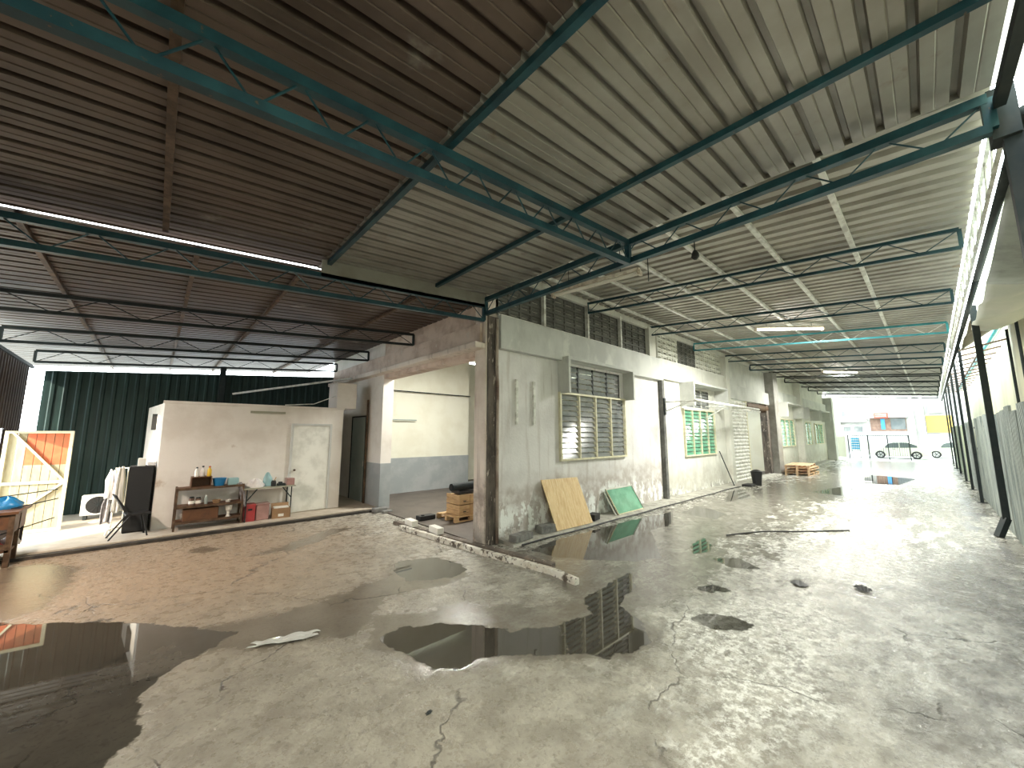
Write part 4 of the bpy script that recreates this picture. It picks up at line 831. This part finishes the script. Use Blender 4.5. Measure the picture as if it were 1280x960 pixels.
# debris on the floor
def litter(x, y, s, m_, lb, seed, z=.001):
    r = random.Random(seed); ph = [r.uniform(0, 6) for _ in range(5)]
    def fn(u, v):
        return (x + s[0] * (u - .5) * (1 + .15 * math.sin(8 * v + ph[0])), y + s[1] * (v - .5) * (1 + .25 * math.sin(7 * u + ph[1])) + s[0] * .25 * (u - .5), z + s[2] * (.35 + .5 * abs(math.sin(9 * u + ph[2]) * math.sin(7 * v + ph[3]))))
    return tag(MB().grid(fn, 18, 8).obj('plastic_scrap', m_, smooth=False, thick=.003), lb, 'litter')
M_film = mat('clear_plastic_film', (.75, .75, .72), .12, .3)
o = litter(0, 0, (.52, .12, .035), M_film, 'crumpled shiny clear plastic strip beside the left puddle', 3); o.location = (-3.42, -1.18, .0); o.rotation_euler = (0, 0, -.55)
litter(2.02, -4.26, (.22, .16, .02), M_black, 'flat black scrap on the pale floor, nearer to the curb', 5); litter(2.4, -4.86, (.2, .14, .04), M_black, 'crumpled black scrap on the pale floor, nearer to the fence', 6)
litter(-3.85, -3.05, (.07, .06, .02), M_dark, 'small dark wisp of plastic near the viewer', 12); litter(-2.9, -3.0, (.05, .03, .01), M_dark, 'tiny dark chip on the near floor', 14)
tag(MB().tube([(4.0, -2.7, .015), (4.9, -3.1, .012), (5.4, -3.6, .012), (6.3, -4.3, .012)], .014, 6).obj('cord', M_black), 'thin dark cord lying across the wet passage floor', 'cord')

# ================================================================= FAR YARD
t = thing('yard_fence', 'dark grey bar fence with posts across the passage end', 'fence', (38.6, 0, 0))
for y in (.9, -.8, -2.05, -3.2, -4.4): MB().box(-.03, .03, y - .03, y + .03, 0, 1.95).obj('fence_post', M_dark, t)
for z in (.12, 1.9): MB().box(-.02, .02, -4.4, .9, z, z + .04).obj('fence_rail', M_dark, t)
bars = MB(); y = .85
while y > -4.4: bars.box(-.008, .008, y - .006, y + .006, .12, 1.9); y -= .13
bo = bars.obj('fence_bars', M_dark, t); bo['kind'] = 'stuff'
MB().box(-.03, .02, -.62, .1, .1, 1.85).obj('solid_panel', M_olive, t)
t = thing('blue_notice_board', 'blue and white notice board behind the bar fence', 'sign', (39.2, -1.5, .3)); MB().box(0, .04, 0, .62, .4, 1.5).obj('board', M_ventw, t)
for k in range(5): MB().box(-.02, 0, .05, .57, .48 + k * .2, .6 + k * .2).obj('blue_stripe', mat('notice_blue', (.05, .35, .6), .5), t)
for y_ in (.05, .55): MB().box(.0, .03, y_, y_ + .03, -.3, .4).obj('leg', M_dark, t)
# car: nose towards +y
def car(x, y, lb, L_=3.75, s=1):
    t = thing('parked_car', lb, 'car', (x, y, 0)); prof = [(0, .28), (.0, .55), (.12, .68), (.85, .86), (1.28, 1.26), (1.6, 1.38), (2.5, 1.38), (3.15, 1.12), (3.6, .95), (3.75, .8), (3.75, .3), (3.2, .2), (.5, .2)]
    k = L_ / 3.75; b = MB().prism([(-a * k, z) for a, z in prof], 0, 0, 1.6).obj('body', M_car, t, bevel=.06)
    MB().prism([(-a * k, z) for a, z in ((.98, .88), (1.33, 1.24), (1.62, 1.33), (1.95, 1.33), (1.95, .9))], 0, -.012, .0).obj('side_window', M_carg, t)
    MB().prism([(-a * k, z) for a, z in ((2.0, .9), (2.0, 1.33), (2.45, 1.33), (3.0, 1.08), (3.0, .93))], 0, -.012, .0).obj('side_window', M_carg, t)
    MB().box(-.02, -.0, -.12 * k, -.02, .6, .7).obj('headlight', M_chrome, t)
    for w in (.78, 2.92):
        wh = MB().cyl((-.04, -w * k, .31), (.18, -w * k, .31), .31, 22).obj('wheel', M_black, t); MB().cyl((-.05, -w * k, .31), (-.03, -w * k, .31), .2, 12).obj('hub_cap', M_chrome, wh)
        for q in range(5): a = q * 1.257; MB().bar((-.055, -w * k, .31), (-.055, -w * k + .19 * math.cos(a), .31 + .19 * math.sin(a)), .04, .01, up=(1, 0, 0)).obj('wheel_spoke', M_dark, wh)
    MB().box(-.015, 0, -1.97 * k - .005, -1.97 * k + .005, .3, .9).box(-.015, 0, -1.0 * k, -1.0 * k + .01, .3, .86).obj('door_seam', M_dark, t)
    MB().box(-.03, 0, -1.7 * k, -1.55 * k, .78, .81).obj('door_handle', M_dark, t); MB().box(-.14, 0, -1.12 * k, -1.02 * k, .88, 1.0).obj('mirror', M_car, t)
    return t
car(41.0, -1.75, 'cream white hatchback parked broadside beyond the bar fence')
car(44.5, -5.0, 'second white car partly hidden behind the first', 3.6)
# building over the road
bt = thing('shop_building', 'pale two storey shop building across the yard', 'building', (60, 0, 0))
MB().box(0, 6, -14, 14, 0, 9).obj('wall', M_bw, bt)
def pane(y0, y1, z0, z1, m_, nm='window', d=.06):
    f = MB().box(-d, 0, y0, y1, z0, z1).obj(nm, M_ventw, bt); MB().box(-d - .02, -d, y0 + .08, y1 - .08, z0 + .08, z1 - .08).obj('pane', m_, f); return f
pane(-.0, 1.0, 4.1, 5.0, M_bg); pane(1.1, 2.0, 4.1, 5.0, M_bg); pane(0, 1.0, 2.2, 3.1, M_bg); pane(1.1, 2.0, 2.2, 3.1, M_bg)
MB().box(-.9, 0, -.4, 2.2, 3.55, 3.9).obj('balcony', M_bw, bt); MB().box(-1.0, 0, -3.9, -.6, 4.0, 4.25).obj('canopy', M_ventw, bt)
MB().box(-.08, 0, -3.75, -.65, 2.4, 3.95).obj('shop_window', M_brownsh, bt); MB().box(-.12, -.08, -3.7, -2.45, 2.6, 3.9).obj('shop_pane', M_bg, bt)
MB().box(-.16, -.08, -1.95, -1.6, 2.6, 3.85).obj('blue_banner', M_blue, bt)
MB().box(-1.15, -1.0, -2.35, -1.1, 3.95, 4.5).obj('shop_sign', M_signr, bt)
for z in (4.1, 4.3): MB().box(-1.17, -1.15, -2.2, -1.25, z, z + .06).obj('sign_line', M_paper, bt)
MB().box(-.12, 0, -3.8, -.6, 4.6, 5.6).obj('upper_panel', mat('shop_upper', (.2, .17, .155), .7, 0, c2=(.28, .25, .23), scale=1.5), bt)
for y_ in (2.3, -4.3, -5.1): MB().box(-.5, 0, y_ - .14, y_ + .14, 0, 9).obj('column', M_ventw, bt)
t2 = MB().box(-.1, 0, -7.3, -5.35, 2.2, 4.1).obj('roller_screen', M_bamb, bt)
for k in range(9): MB().box(-.14, -.1, -7.3, -5.35, 2.2 + k * .21, 2.36 + k * .21).obj('screen_slat', M_bamb, t2)
f = MB().box(-.45, 0, -6.8, -5.6, 4.4, 5.5).obj('aircon_casing', M_bw, bt); MB().cyl((-.47, -6.2, 4.95), (-.45, -6.2, 4.95), .46, 24).obj('fan_guard', M_olive, f); MB().cyl((-.49, -6.2, 4.95), (-.47, -6.2, 4.95), .12, 12).obj('fan_hub', M_paper, f)
for k in range(3): MB().box(-.3, 0, -.2 - k, .5 - k, 0, 1.2).obj('planter', M_olive, bt) if k == 0 else None
t = thing('white_railing', 'low white railing before the roller screen', 'railing', (56, -7, 0))
for k in range(12): MB().box(0, .04, k * .18, k * .18 + .06, 0, 1.5).obj('baluster', M_ventw, t)
MB().box(-.02, .06, 0, 2.1, 1.5, 1.58).obj('handrail', M_ventw, t)

t = thing('hanging_bulb', 'small dark bulb holder hanging below the corner girder', 'lamp', (.02, -3.95, 4.13)); MB().cyl((0, 0, .04), (0, 0, .19), .006, 6).obj('cable', M_dark, t); MB().lathe((0, 0, -.06), [(.02, 0), (.045, .03), (.04, .07), (.02, .11)]).obj('bulb', M_black, t)
tag(MB().cyl((0.02, -3.35, 3.98), (0.02, -3.35, 4.29), .006, 6).obj('hanging_wire', M_dark), 'short thin wire dangling from the corner girder next to the unlit tube lamp', 'cable')
